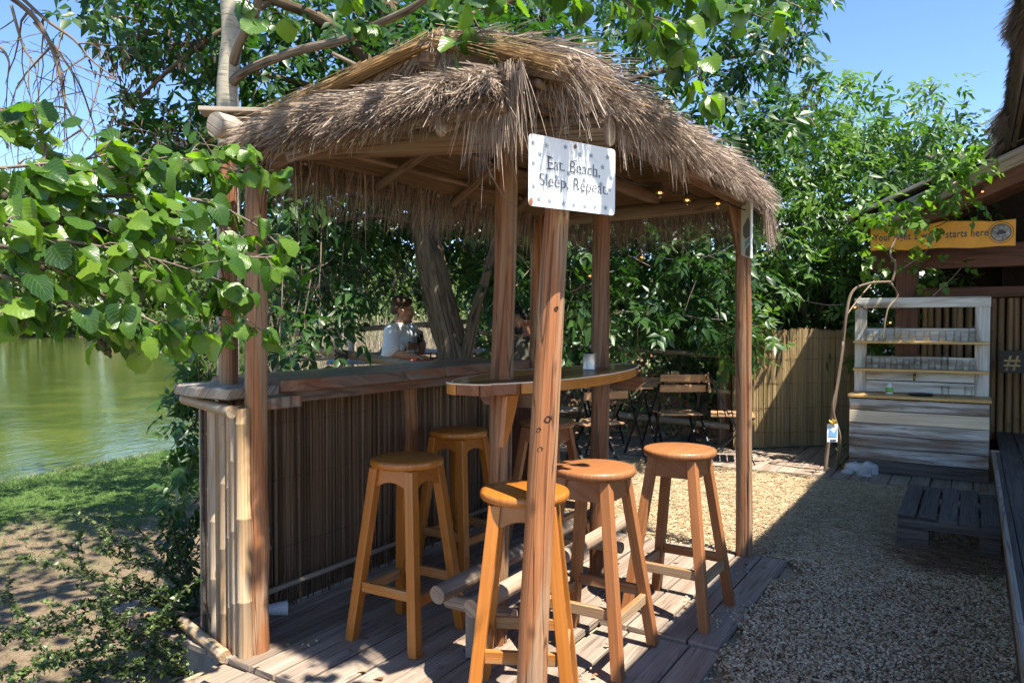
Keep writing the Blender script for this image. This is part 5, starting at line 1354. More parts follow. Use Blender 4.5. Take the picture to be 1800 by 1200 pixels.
man2 = thing('person', 'dark bearded man in an olive t-shirt seated behind the bar posts, facing left', 'person', tuple(pt(925, 650, 7.2)))
hd = pt(919, 566, 7.2); fx = V3((-.97, -.2, -.05)).normalized(); up = V3((-.04, 0, 1)).normalized(); sd = up.cross(fx)
nk = pt(925, 597, 7.2); shn, shf = pt(922, 613, 7.02), pt(933, 613, 7.4); hip = pt(932, 675, 7.2); elb = pt(912, 645, 6.95); wr = pt(890, 650, 6.95); elf, wrf = pt(918, 645, 7.4), pt(893, 655, 7.25)
mb = MB(); head(mb, hd, fx, up); limb(mb, (hd-up*.05-fx*.02, .06), (nk-up*.02, .066))
limb(mb, (nk-up*.06, .11), (nk.lerp(hip, .4), .15), (hip, .15)); limb(mb, (shn, .07), (shf, .07))
limb(mb, (shn, .062), (elb, .047), (wr, .032)); limb(mb, (shf, .062), (elf, .047), (wrf, .032))
hand(mb, wr, V3((-1, .1, -.05)), V3((0, -.2, 1)), .4); hand(mb, wrf, V3((-1, -.1, .0)), V3((0, .2, 1)), .4)
kn, kf_ = hip+V3((-.42, -.12, .03)), hip+V3((-.42, .12, .03)); hn_, hf_ = hip+V3((-.02, -.1, -.02)), hip+V3((-.02, .1, -.02))
limb(mb, (hn_, .09), (kn, .065), (kn-ZX*.46, .042)); limb(mb, (hf_, .09), (kf_, .065), (kf_-ZX*.46, .042))
for f_ in (kn-ZX*.46, kf_-ZX*.46): limb(mb, (f_, .042), (f_+V3((-.17, 0, -.04)), .03))
fused('body', mb, skin2, man2, .0085, 5)
mb = MB(); limb(mb, (nk-up*.035, .09), (nk-up*.1, .145), (nk.lerp(hip, .45), .172), (hip, .175))
limb(mb, (shn, .088), (nk-up*.05, .10), (shf, .088)); limb(mb, (shn, .085), (shn.lerp(elb, .75), .08)); limb(mb, (shf, .085), (shf.lerp(elf, .7), .08))
fused('shirt', mb, olive, man2, .012, 3)
mb = MB(); limb(mb, (hip-ZX*.03, .16), (hip-ZX*.07, .16)); limb(mb, (hn_, .105), (hn_.lerp(kn, .9), .085)); limb(mb, (hf_, .105), (hf_.lerp(kf_, .9), .085)); fused('shorts', mb, plain('dark_cotton', (.03,.03,.035), .9), man2, .012, 3)
mb = MB()
for i in range(140):
    a_ = rnd.uniform(0, 2*PI); e_ = rnd.uniform(-.1, 1.45)
    d = (fx*math.cos(a_)*math.cos(e_)+sd*math.sin(a_)*math.cos(e_)+up*math.sin(e_))
    if d.dot(fx) > .45 and e_ < .65: continue
    if d.dot(fx) > .1 and e_ < .2: continue
    mb.ball(hd+up*.03-fx*.008+d*.086, rnd.uniform(.014, .02), 6, 5)
fused('hair', mb, hair2, man2, .008, 2)
mb = MB()
for k in range(60):
    a_ = rnd.uniform(-1.6, 1.6); mb.ball(hd+fx*(.022+.06*math.cos(a_))+sd*(.058*math.sin(a_))-up*rnd.uniform(.055, .105), rnd.uniform(.012, .017), 6, 5)
fused('beard', mb, hair2, man2, .007, 1)
for (mp, lab) in ((pt(690, 690, 7.22), 'dark folding chair under the man in the white t-shirt'), (pt(938, 705, 7.25), 'dark folding chair under the man in the olive t-shirt')):
    c = copy_tree(ch0); c.location = (mp.x, mp.y, .32); c.rotation_euler = (0, 0, math.radians(80 if mp.x > -.3 else -100)); c['label'] = lab; c['group'] = 'folding chairs on the terrace'
# drinks
dk = solid('dark_drink', (.02,.008,.006), .1)
c = pt(778, 624, 7.25); c.z = 1.081
dg_ = thing('drink_glass', 'glass of dark drink with a red bottle top beside the tree trunk', 'glass', tuple(c))
obj('glass_wall', MB().lathe([(.001, 0), (.03, 0), (.036, .13), (.034, .13), (.028, .006), (.001, .006)], c, 18), M['glass'], dg_, smooth=True)
obj('liquid', MB().lathe([(.001, .007), (.0275, .007), (.031, .08), (.001, .08)], c, 18), dk, dg_, smooth=True)
obj('red_can', MB().lathe([(.001, .10), (.026, .1), (.026, .19), (.022, .2), (.001, .2)], c+V3((.01, .06, 0)), 18), solid('red_label', (.5,.03,.05), .4), dg_, smooth=True)
c = pt(738, 594, 7.18)
hg = thing('held_glass', 'glass of dark drink held up by the man in the white t-shirt', 'glass', tuple(c))
obj('glass_wall', MB().lathe([(.001, -.05), (.028, -.05), (.034, .07), (.032, .07), (.026, -.044), (.001, -.044)], c, 16), M['glass'], hg, smooth=True)
obj('liquid', MB().lathe([(.001, -.043), (.0255, -.043), (.03, .035), (.001, .035)], c, 16), dk, hg, smooth=True)

# ================================================================== TREES AND LEAVES
M['alder'] = leafmat('alder_leaf', [(0, (.022,.062,.018)), (.35, (.05,.12,.024)), (.7, (.10,.19,.03)), (1, (.17,.27,.036))], (1.7, 1.8, .4), trans=.5, rough=.3, spec=.6, veins=7, obrand=True)
M['alders'] = leafmat('alder_foliage', [(0, (.04,.095,.014)), (.5, (.08,.17,.022)), (1, (.14,.25,.034))], (1.6, 1.7, .45), trans=.5, rough=.36, spec=.5, veins=7)
M['maple'] = leafmat('box_elder_leaf', [(0, (.013,.042,.011)), (.5, (.028,.075,.017)), (1, (.06,.125,.024))], (1.3, 1.6, .5), trans=.38, rough=.38, spec=.4)
M['ash'] = leafmat('ash_leaf', [(0, (.045,.105,.026)), (.5, (.085,.17,.04)), (1, (.15,.25,.055))], (1.3, 1.5, .5), trans=.4, rough=.4, spec=.4)
M['ivy'] = leafmat('ivy_leaf', [(0, (.018,.045,.014)), (.6, (.04,.09,.022)), (1, (.1,.15,.04))], (1.2, 1.4, .5), trans=.3, rough=.4, spec=.4)
M['vinel'] = leafmat('vine_leaf', [(0, (.07,.16,.02)), (1, (.17,.30,.04))], (1.3, 1.5, .45), trans=.48, rough=.4)
M['bushl'] = leafmat('cotoneaster_leaf', [(0, (.03,.055,.015)), (.7, (.075,.115,.03)), (1, (.2,.25,.07))], (1.2, 1.4, .5), trans=.32, rough=.4)
M['far'] = leafmat('far_leaf', [(0, (.035,.065,.018)), (.5, (.075,.115,.032)), (1, (.14,.18,.055))], (1.2, 1.3, .6), trans=.35, rough=.6, spec=.2)
M['willow'] = leafmat('pale_bush_leaf', [(0, (.06,.10,.03)), (.5, (.12,.165,.055)), (1, (.22,.25,.1))], (1.2, 1.3, .6), trans=.4, rough=.5, spec=.3)
bark = lambda nm, a, b_, sc=26: wood(nm, a, b_, grain=sc, along=6, rough=.9, bump=.9, crack=.35, spec=.15)
M['elderbark'] = bark('furrowed_bark', (.06,.044,.028), (.19,.14,.092), 40)
def alder_bark():
    m, nt, p = newmat('pale_alder_bark'); g = NT(nt)
    n1 = g.noise(g.coord('UV', (9, 60, 1)), 1.0, 5, .65, .5); n2 = g.noise(g.coord('UV', (14, 7, 1)), 1.0, 4, .6)
    col = g.ramp(n1, [(.34, (.13,.105,.075)), (.46, (.38,.34,.27)), (.8, (.52,.48,.4))]); col = g.mix(g.math('MULTIPLY', n2, .4), col, (.2,.18,.12))
    g.l(col, p.inputs['Base Color']); p.inputs['Roughness'].default_value = .8; g.l(g.bump(n1, .5, .006), p.inputs['Normal']); return m
M['alderbark'] = alder_bark()
M['twig'] = bark('twig_bark', (.09,.065,.05), (.24,.19,.15), 60)
M['greentwig'] = plain('green_twig', (.16,.2,.06), .6, var=.3, scale=30)
M['seed'] = strand('dry_seed_wing', [(0, (.02,.014,.01)), (.7, (.07,.045,.03)), (1, (.17,.12,.08))])

def norm(a): return a/(np.linalg.norm(a, axis=1, keepdims=True)+1e-9)
def leaflets(P, D, Nn, L, W):
    """folded lance-shaped leaves as arrays: 6 vertices, 4 triangles each"""
    D = norm(D); Nn = norm(Nn-D*np.sum(Nn*D, 1, keepdims=True)); Sd = np.cross(D, Nn); n = len(P)
    L = L[:, None]; W = W[:, None]
    m = P+D*L*.42-Nn*L*.01
    lft = P+D*L*.40-Sd*W*.5+Nn*W*.14; rgt = P+D*L*.40+Sd*W*.5+Nn*W*.14
    tip = P+D*L-Nn*L*.13
    V = np.stack([P, m, lft, rgt, tip], 1).reshape(-1, 3); b = np.arange(n)*5
    F = np.concatenate([np.stack([b, b+1, b+2], 1), np.stack([b, b+3, b+1], 1), np.stack([b+1, b+4, b+2], 1), np.stack([b+1, b+3, b+4], 1)])
    return V, F
def foliage(name, parent, P, D, Nn, L, W, mat, tint=None, kind='stuff'):
    V, F = leaflets(P, D, Nn, L, W); n = len(P)
    tint = rng.random(n) if tint is None else tint
    return npmesh(name, V, F, mat, parent, uv=np.tile(np.array([[.5, 0], [.5, .4], [0, .4]]), (len(F), 1, 1)), tint=np.tile(tint, 4), kind=kind)
def cluster_leaves(C, R, n, droop=.35, shell=.5):
    d = norm(rng.normal(size=(n, 3))); r = rng.random(n)**shell
    P = np.array(C)+d*r[:, None]*np.array(R)
    D = norm(d*.7+rng.normal(0, .5, (n, 3))+np.array([0, 0, -droop])); Nn = norm(np.array([.1, -.2, 1.])+rng.normal(0, .45, (n, 3)))
    return P, D, Nn
def compound(P, D, Nn, R, k=2):
    """pinnate leaves: a tip leaflet and k pairs"""
    D = norm(D); Nn = norm(Nn-D*np.sum(Nn*D, 1, keepdims=True)); Sd = np.cross(D, Nn); n = len(P)
    PP, DD, NN, sz = [P+D*R[:, None]], [D+np.array([0, 0, -.15])], [Nn], [np.full(n, 1.1)]
    for j in range(k):
        t = .30+.5*j/max(1, k-1) if k > 1 else .5
        for s in (-1, 1):
            PP.append(P+D*(R*t)[:, None]); DD.append(D*.65+Sd*s*.85+rng.normal(0, .1, (n, 3))+np.array([0, 0, -.12])); NN.append(Nn+rng.normal(0, .18, (n, 3))); sz.append(np.full(n, .85+.1*j))
    return np.concatenate(PP), np.concatenate(DD), np.concatenate(NN), np.concatenate(sz)
def crown(parent, clusters, mat, leaf=(.09, .04), rach=.13, k=2, name='crown', droop=.35, tint_j=.25, simple=False, prune=None):
    A = [[], [], [], [], []]
    for (C, R, n) in clusters:
        P, D, Nn = cluster_leaves(C, R, n, droop)
        base = rnd.uniform(0, .6)
        if simple: sz = np.ones(len(P))
        else: P, D, Nn, sz = compound(P, D, Nn, rach*(.7+.6*rng.random(n)), k)
        A[0].append(P); A[1].append(D); A[2].append(Nn); A[3].append(sz*(.7+.6*rng.random(len(P)))); A[4].append(np.clip(base+rng.random(len(P))*.45, 0, 1))
    P, D, Nn, sz, tn = [np.concatenate(x) for x in A]
    if prune is not None: k_ = ~prune(P); P, D, Nn, sz, tn = P[k_], D[k_], Nn[k_], sz[k_], tn[k_]
    return foliage(name, parent, P, D, Nn, leaf[0]*sz, leaf[1]*sz, mat, tn)
def tree_wood(parent, trunk, limbs, mat, seg=12, name='trunk'):
    mb = MB()
    for P, r0, r1 in [trunk]+limbs:
        pp = smooth_path(P); m = len(pp)
        mb.tube(pp, [r0+(r1-r0)*i/(m-1) for i in range(m)], n=seg if r0 > .05 else 7, wob=.16 if r0 > .03 else .08, tint=.5)
    return obj(name, mb, mat, parent, smooth=True)
def twigs(parent, segs, mat, name='twigs', r=.004):
    mb = MB()
    for a_, b_ in segs:
        m_ = a_.lerp(b_, .5)+V3((rnd.uniform(-1, 1), rnd.uniform(-1, 1), rnd.uniform(-.3, 1)))*(b_-a_).length*.08
        mb.tube([a_, m_, b_], [r, r*.8, r*.4], n=4, caps=False, tint=.5)
    o = obj(name, mb, mat, parent); o['kind'] = 'stuff'; return o

# ---- the big box elder behind the bar
el = thing('box_elder_tree', 'large dark leaning maple with dry seed bunches, its furrowed trunk rising behind the bar', 'tree', tuple(pt(805, 700, 5.7)))
tk = [pt(812, 720, 5.6), pt(800, 640, 5.6), pt(778, 545, 5.65), pt(757, 455, 5.7), pt(742, 370, 5.75), pt(725, 250, 5.8), pt(703, 110, 5.85), pt(680, 0, 5.9), pt(655, -140, 6.0)]
lm = [([pt(815, 660, 5.55), pt(830, 570, 5.5), pt(850, 500, 5.5), pt(872, 420, 5.5), pt(900, 330, 5.5)], .05, .022),
      ([pt(742, 395, 5.75), pt(700, 385, 5.6), pt(640, 380, 5.5), pt(560, 400, 5.4), pt(500, 440, 5.3)], .03, .012),
      ([pt(735, 300, 5.8), pt(620, 200, 5.6), pt(540, 150, 5.4), pt(450, 130, 5.2)], .045, .015),
      ([pt(710, 150, 5.85), pt(780, 60, 5.9), pt(900, 0, 6.0), pt(1000, -40, 6.1)], .06, .03),
      ([pt(745, 380, 5.75), pt(850, 260, 6.1), pt(1000, 180, 6.5), pt(1180, 120, 7.0), pt(1350, 90, 7.4)], .06, .018),
      ([pt(715, 200, 5.8), pt(600, 60, 5.5), pt(480, 0, 5.2), pt(330, -40, 5.0)], .06, .02),
      ([pt(1000, 180, 6.5), pt(1100, 260, 6.8), pt(1180, 330, 7.0), pt(1250, 420, 7.0)], .03, .01),
      ([pt(480, 0, 5.2), pt(380, 60, 5.1), pt(290, 130, 5.0), pt(230, 190, 5.0)], .025, .008)]
tree_wood(el, (tk, .13, .08), lm, M['elderbark'], 16)
cl = []; tw = []
def in_elder(px, py):
    if py < 215: return 170+.25*py < px < 1440-.15*py and not (px < 360 and 70 < py < 190 and rnd.random() < .68)
    if px < 460: return px > 215 and py < 330
    if px < 900: return py < 500 - (70 if 600 < px < 800 else 0)
    return py < 590 and px < 1330
for py in range(-40, 620, 46):
    for px in range(150, 1460, 56):
        x, y = px+rnd.uniform(-28, 28), py+rnd.uniform(-24, 24)
        if not in_elder(x, y): continue
        for dep in (0, 1):
            if dep and y < 180 and rnd.random() < .5: continue
            if not dep and y < 200 and rnd.random() < .12: continue
            Yd = (5.1+.0010*x if x < 900 else 6.0+.0022*(x-900))+rnd.uniform(-.5, .5)+dep*1.5
            if 640 < x < 860 and y > 330 and not dep: Yd += 1.0
            c = pt(x, y, Yd); cl.append((tuple(c), (.30, .30, .22), rnd.randint(9, 17)))
            tw.append((c+V3((rnd.uniform(-.2, .2), rnd.uniform(-.1, .3), rnd.uniform(.0, .3))), c)); tw.append((c, c+V3((rnd.uniform(-.3, .3), rnd.uniform(-.3, .2), rnd.uniform(-.25, .1)))))
for k in range(26):   # boughs over the trunk, behind the thatch
    c = pt(rnd.uniform(720, 1010), rnd.uniform(40, 190), rnd.uniform(4.75, 5.3)); cl.append((tuple(c), (.32, .26, .22), 15))
for k in range(90):   # the shaded mass behind
    x, y = rnd.uniform(440, 1000), rnd.uniform(230, 500); c = pt(x, y, rnd.uniform(7.6, 8.8)); cl.append((tuple(c), (.42, .35, .32), 16))
# leaves hanging over the man, the right of the table and behind the left posts
for (px, py, Y, n) in ((520, 560, 5.2, 16), (560, 520, 5.3, 16), (490, 600, 5.0, 16), (600, 540, 5.5, 12), (540, 620, 5.0, 10), (490, 660, 5.0, 8), (650, 470, 6.0, 10), (740, 520, 6.3, 10), (760, 600, 6.9, 5), (690, 590, 7.6, 3), (850, 560, 6.4, 8), (880, 600, 6.5, 5), (640, 585, 7.8, 4), (790, 520, 6.4, 9),
                       (1020, 600, 7.4, 10), (1000, 520, 7.2, 12), (1080, 560, 7.3, 12), (1150, 520, 7.0, 12), (1230, 480, 6.8, 14), (1210, 560, 6.8, 9), (1260, 600, 6.8, 6), (1110, 440, 6.6, 12), (1180, 420, 6.7, 12), (1040, 430, 6.8, 12), (1280, 520, 7.0, 12), (1170, 470, 6.6, 9)):
    c = pt(px, py, Y); cl.append((tuple(c), (.3, .25, .24), n)); tw.append((c+V3((0, .1, .5)), c))
def clear_view(P):   # nothing grows between the counter and the seated men
    x = 900+FPX*P[:, 0]/P[:, 1]; y = 568-FPX*(P[:, 2]-CAM_H)/P[:, 1]
    return ((x > 655) & (x < 800) & (y > 508) & (y < 660) & (P[:, 1] < 7.7)) | ((x > 895) & (x < 940) & (y > 530) & (y < 660) & (P[:, 1] < 7.6))
crown(el, cl, M['maple'], (.115, .05), .14, 2, droop=.5, prune=clear_view)
twigs(el, tw, M['twig'], 'twigs', .006)
# dry seed bunches
Ps, Ds = [], []
for (px, py, Y) in ((190, 100, 4.9), (208, 125, 4.9), (240, 60, 5), (310, 100, 5), (345, 60, 5), (290, 235, 5), (300, 255, 5), (255, 150, 5), (210, 205, 4.9), (1405, 50, 7.4), (1375, 75, 7.3), (1380, 100, 7.3), (1435, 165, 7.4), (960, 20, 6), (1000, 60, 6.2), (565, 230, 5.3), (620, 470, 5.6), (560, 500, 5.3), (655, 500, 6), (705, 465, 6), (740, 490, 6.1), (635, 540, 6), (820, 390, 6), (520, 500, 5.2), (480, 540, 5.2), (1440, 260, 8), (1520, 250, 8.4), (1150, 90, 6.8), (1340, 300, 7.6)):
    n = 60; c = np.array(pt(px, py, Y)); Ps.append(c+rng.normal(0, 1, (n, 3))*np.array([.07, .07, .10])); Ds.append(np.stack([rng.normal(0, .35, n), rng.normal(0, .35, n), -np.ones(n)], 1))
Ps, Ds = np.concatenate(Ps), np.concatenate(Ds); n = len(Ps)
strands('seed_bunches', Ps, Ds, .035+.03*rng.random(n), .012+.006*rng.random(n), M['seed'], rng.random(n), parent=el)

# ---- the sunlit ash thicket on the right
asht = thing('ash_bush', 'tall sunlit light green bush of pinnate leaves behind the reed fence', 'bush', tuple(pt(1450, 700, 9)))
cl = []; tw = []
top = lambda x: np.interp(x, [1240, 1340, 1430, 1470, 1520, 1570, 1630, 1660, 1700, 1725, 1760], [330, 260, 150, 140, 152, 178, 170, 190, 230, 290, 340])
for py in range(120, 640, 36):
    for px in range(1290, 1740, 42):
        x, y = px+rnd.uniform(-20, 20), py+rnd.uniform(-18, 18)
        if y < top(x)+34 or x > 1740 or (y > 520 and x > 1700) or (y > 525 and 1330 < x < 1500): continue
        Yd = 8.0+rnd.uniform(-.4, .6)+.0012*(x-1300)-.0009*(y-150)
        c = pt(x, y, Yd); cl.append((tuple(c), (.25, .3, .22), rnd.randint(12, 19)))
        tw.append((c+V3((rnd.uniform(-.1, .1), .4, -.3)), c))
        if rnd.random() < .75: cl.append((tuple(pt(x, y, Yd+.9)), (.35, .3, .3), 12))
for (px, py, n) in ((1640, 150, 6), (1652, 135, 3), (1690, 190, 4), (1680, 150, 4), (1700, 210, 4), (1620, 160, 7), (1480, 140, 8), (1530, 160, 8), (1450, 130, 6)):
    cl.append((tuple(pt(px, py, 8.3)), (.14, .14, .12), n))
crown(asht, cl, M['ash'], (.125, .042), .15, 2, droop=.25)
tree_wood(asht, ([pt(1430, 780, 8.9), pt(1440, 560, 8.9), pt(1460, 380, 8.9), pt(1480, 260, 8.8)], .06, .03), [([pt(1440, 600, 8.9), pt(1380, 480, 8.8), pt(1340, 360, 8.6)], .04, .015), ([pt(1450, 480, 8.9), pt(1540, 360, 8.8), pt(1620, 260, 8.7), pt(1660, 180, 8.6)], .04, .012)], M['elderbark'], 10)
twigs(asht, tw, M['twig'], 'twigs', .005)

# ---- ivy bank behind the far deck
mb = MB(); N1, N2 = 24, 8
for i in range(N1):
    for j in range(N2):
        f, g_ = i/(N1-1), j/(N2-1); x = -.6+4.9*f; y = 9.55-1.15*f+g_*1.5*(1-.2*f) - .25
        mb.v.append(V3((x, y+.08*math.sin(i*2.1+j), .0+2.1*g_**.7+.1*math.sin(i*1.3+j*2)-.05)))
for i in range(N1-1):
    for j in range(N2-1): b_ = i*N2+j; mb.face([b_, b_+N2, b_+N2+1, b_+1], [(0,0)]*4)
struct('ivy_bank', mb, M['litter'], smooth=True)
iv = thing('ivy_hedge', 'dark ivy spread over the shaded bank behind the folding chairs', 'hedge', (1.9, 9.3, 0))
n = 17000; f = rng.random(n); g_ = rng.random(n)**.75; x = -.6+4.9*f; y = 9.55-1.15*f+g_*1.5*(1-.2*f)-.34-.12*rng.random(n); z = 2.15*g_**.7
patchy = np.sin(x*5+z*4)+np.sin(x*11-z*7)+rng.normal(0, .8, n)+z*1.6-.9
k = patchy > -.35; n = k.sum()
foliage('ivy_leaves', iv, np.stack([x, y, z], 1)[k], np.stack([rng.normal(0, .6, n), -.4+rng.normal(0, .3, n), -.5+rng.normal(0, .4, n)], 1), np.stack([rng.normal(0, .4, n), -1+rng.normal(0, .3, n), .6+rng.normal(0, .3, n)], 1), .045+.03*rng.random(n), .035+.025*rng.random(n), M['ivy'])
cl = [((x_, 9.9-.28*x_+rnd.uniform(-.2, .4), z_), (.5, .3, .42), 80) for x_ in np.arange(.0, 6.2, .42) for z_ in (.9, 1.4, 1.9, 2.4, 2.9, 3.4)]
crown(iv, cl, M['ivy'], (.1, .05), .1, 1, name='shrub_leaves')

# ---- alder: pale trunk at the left corner of the roof, with two boughs
ald = thing('alder_tree', 'pale slim alder trunk at the left corner of the thatch with two side boughs', 'tree', tuple(pt(402, 700, 4.0)))
tree_wood(ald, ([pt(398, 900, 4.0), pt(400, 640, 4.0), pt(403, 300, 4.0), pt(400, 160, 4.0), pt(407, 60, 4.0), pt(405, -80, 4.0), pt(400, -400, 4.1)], .062, .05), [], M['alderbark'], 18)
br1 = [pt(409, 146, 3.98), pt(425, 130, 3.9), pt(470, 108, 3.75), pt(540, 85, 3.6), pt(600, 72, 3.5), pt(670, 40, 3.35), pt(735, 8, 3.2), pt(800, -50, 3.1)]
br2 = [pt(410, 110, 3.97), pt(420, 78, 3.9), pt(440, 40, 3.8), pt(452, 10, 3.7), pt(456, -60, 3.6)]
pp = smooth_path(br1); obj('branch', MB().tube(pp, [.026-.012*i/len(pp) for i in range(len(pp))], n=10, wob=.1), M['twig'], ald, smooth=True)
pp = smooth_path(br2); obj('branch', MB().tube(pp, [.027-.008*i/len(pp) for i in range(len(pp))], n=10, wob=.1), M['twig'], ald, smooth=True)
pp = smooth_path([pt(584, 94, 4.4), pt(620, 112, 4.4), pt(660, 132, 4.4)]); obj('branch', MB().tube(pp, [.012]*len(pp), n=7, wob=.1), M['twig'], ald, smooth=True)
# high crown, out of the picture, that dapples the lawn
cl = []
for k in range(40):
    t = (rnd.uniform(-8, -2.0), rnd.uniform(4.6, 10)); z = rnd.uniform(4.6, 6.8)
    c = V3((t[0]+.31*z, t[1]-.37*z, z))
    if c.z < 1.34+.47*max(c.y, 0)+.5: continue
    cl.append((tuple(c), (.5, .5, .22), 60))
for k in range(22):
    t = (rnd.uniform(-3.8, -1.35), rnd.uniform(2.9, 5.2)); z = rnd.uniform(4.2, 5.2); c = V3((t[0]+.31*z, t[1]-.37*z, z)); cl.append((tuple(c), (.36, .36, .18), 46))
crown(ald, cl, M['alders'], (.11, .09), .1, 1, name='crown', simple=True)

# ---- alder leaves near the camera: every leaf an object
def alder_leaf(seed):
    r = random.Random(seed); mb = MB(); R_, C_ = 7, 6
    cup, drp, twist, wv = r.uniform(-.1, .6), r.uniform(-.05, .6), r.uniform(-.5, .5), r.uniform(.01, .07)
    for i in range(R_+1):
        v = i/R_; hw = .47*max(0.0, math.sin(PI*min(1, v**.86)))**.62 if 0 < i < R_ else (.02 if i == 0 else .10)
        if i == R_: hw = .17
        for j in range(C_+1):
            u = (j/C_-.5)*2
            x = hw*u; y = .1+v*.92-(.05 if i == R_ and j == C_//2 else 0)
            z = cup*abs(x)-drp*v*v+twist*x*v+wv*math.sin(v*19+abs(u)*3)*abs(u)
            mb.v.append(V3((x, y, z)))
    for i in range(R_):
        for j in range(C_):
            b_ = i*(C_+1)+j; uv = [(j/C_, i/R_), ((j+1)/C_, i/R_), ((j+1)/C_, (i+1)/R_), (j/C_, (i+1)/R_)]
            mb.face([b_, b_+1, b_+C_+2, b_+C_+1], uv, r.random())
    mb.tube([V3((0, -.18, .02)), V3((0, -.02, 0)), V3((0, .12, 0))], [.013, .013, .01], n=4, tint=.9)
    return mesh_of('alder_leaf', mb, M['alder'], smooth=True)
ALD = [alder_leaf(s) for s in range(12)]
ALDQ = {}
for me in ALD:
    uvl = me.uv_layers[0].data; qs = [p for p in me.polygons if p.loop_total == 4]
    ALDQ[me.name] = (np.array([list(p.vertices) for p in qs]), np.array([[tuple(uvl[i].uv) for i in p.loop_indices] for p in qs]))
def leaf_at(parent, p, d, nrm, size):
    d = d.normalized(); nrm = (nrm-d*nrm.dot(d)).normalized(); sd_ = d.cross(nrm)
    o = link('leaf', rnd.choice(ALD), parent)
    Mx = Matrix((sd_, d, nrm)).transposed().to_4x4(); q = p-OFF[parent.name]
    o.matrix_local = Matrix.Translation(q) @ Mx @ Matrix.Scale(size, 4)
    return o
def alder_spray(parent, paths, smin, smax, gap, spread, droop=.3, cap=300, jit=1.0):
    mb = MB(); cnt = 0; cand = []
    for P, r0 in paths:
        pp = smooth_path(P, 8); m = len(pp)
        mb.tube(pp, [r0*(1-.7*i/m) for i in range(m)], n=6, wob=.1, tint=.5)
        acc = 0; side = 1
        for i in range(1, m):
            acc += (pp[i]-pp[i-1]).length
            if acc >= gap:
                acc = 0; side = -side; d = (pp[min(i+1, m-1)]-pp[i-1]).normalized()
                sv = d.cross(ZX).normalized()*side
                ln = rnd.uniform(.3, 1)*spread
                e = pp[i]+(sv*rnd.uniform(.4, 1)+d*.6+V3((rnd.uniform(-.4, .4), rnd.uniform(-.5, .3), rnd.uniform(-.7, .55))))*ln
                mb.tube([pp[i], pp[i].lerp(e, .5)+ZX*.006, e], [.0026, .002, .0014], n=4, tint=.5)
                k = rnd.randint(2, 4)
                for q in range(k):
                    b_ = pp[i].lerp(e, .35+.65*(q+1)/k)
                    dd = sv*rnd.uniform(-.3, 1)+d*rnd.uniform(0, .9)+V3((rnd.uniform(-.7, .7), rnd.uniform(-.7, .4), rnd.uniform(-.8, .25)-droop))
                    nn = V3((.18, -.35, 1))+V3((rnd.uniform(-.75, .75), rnd.uniform(-.75, .55), rnd.uniform(-.35, .3)))*jit
                    cand.append((b_, dd, nn, rnd.uniform(smin, smax)))
    obj('twigs', mb, M['twig'], parent, smooth=True, kind='stuff')
    rnd.shuffle(cand); cand.sort(key=lambda c: -c[3]/c[0].y)
    for c in cand[:cap]: leaf_at(parent, *c)
    rest = cand[cap:]
    if rest:   # the smallest leaves, as one mesh
        Vs, Fs, Us, Ts = [], [], [], []; nv = 0
        for p, d, nrm, size in rest:
            me = rnd.choice(ALD); d = d.normalized(); nrm = (nrm-d*nrm.dot(d)).normalized(); sd_ = d.cross(nrm)
            co = np.empty(len(me.vertices)*3, np.float32); me.vertices.foreach_get('co', co); co = co.reshape(-1, 3)*size
            Vs.append(np.array(p)+co[:, :1]*np.array(sd_)+co[:, 1:2]*np.array(d)+co[:, 2:3]*np.array(nrm))
            q = ALDQ[me.name]; Fs.append(q[0]+nv); Us.append(q[1]); Ts.append(np.full(len(q[0]), rnd.random())); nv += len(co)
        npmesh('foliage', np.concatenate(Vs), np.concatenate(Fs), M['alders'], parent, uv=np.concatenate(Us), tint=np.concatenate(Ts), smooth=True, kind='stuff')
    return len(cand)
nb = thing('alder_branch', 'glossy round-leaved alder branch hanging close to the camera on the left, over the river view', 'branch', tuple(pt(-60, 400, 1.7)))
L_ = lambda *a: [pt(*q) for q in a]
paths = [(L_((-60,335,1.7),(120,305,1.85),(250,290,2.1),(330,285,2.3),(420,300,2.4),(462,300,2.45)), .006),
         (L_((-60,365,1.7),(100,345,1.85),(230,345,2.05),(350,352,2.2),(440,390,2.3),(492,432,2.35)), .008),
         (L_((-60,400,1.65),(90,395,1.8),(220,402,2.0),(340,425,2.15),(430,450,2.2),(480,452,2.22)), .007),
         (L_((-60,430,1.65),(80,440,1.75),(180,470,1.85),(270,505,2.0),(330,535,2.1),(405,560,2.2)), .007),
         (L_((-60,470,1.6),(60,500,1.7),(130,535,1.8),(200,560,1.9),(235,590,1.95)), .006),
         (L_((-60,520,1.6),(0,530,1.65),(50,552,1.7)), .004),
         (L_((60,330,1.8),(80,262,1.85),(62,210,1.85)), .005),
         (L_((60,450,1.75),(150,500,1.85),(230,545,1.9),(300,580,1.95),(330,590,2.0)), .005),
         (L_((150,330,1.9),(250,300,2.1),(262,275,2.15)), .004),
         (L_((-60,300,1.75),(60,290,1.8),(150,280,1.9),(190,270,1.95)), .005),
         (L_((100,380,1.85),(240,370,2.0),(360,385,2.2),(430,420,2.25)), .005),
         (L_((50,420,1.75),(160,430,1.85),(290,460,2.0),(380,490,2.1)), .005),
         (L_((330,285,2.3),(340,262,2.35),(352,250,2.4)), .003), (L_((420,300,2.4),(372,268,2.38),(420,262,2.42)), .003),
         (L_((-60,210,1.9),(0,196,1.9),(30,205,1.9),(55,218,1.88)), .011), (L_((380,430,2.1),(395,500,2.15),(400,560,2.18)), .003),
         (L_((-60,375,1.6),(-10,385,1.6),(30,400,1.62)), .004), (L_((150,480,1.85),(190,540,1.9),(205,585,1.92)), .003)]
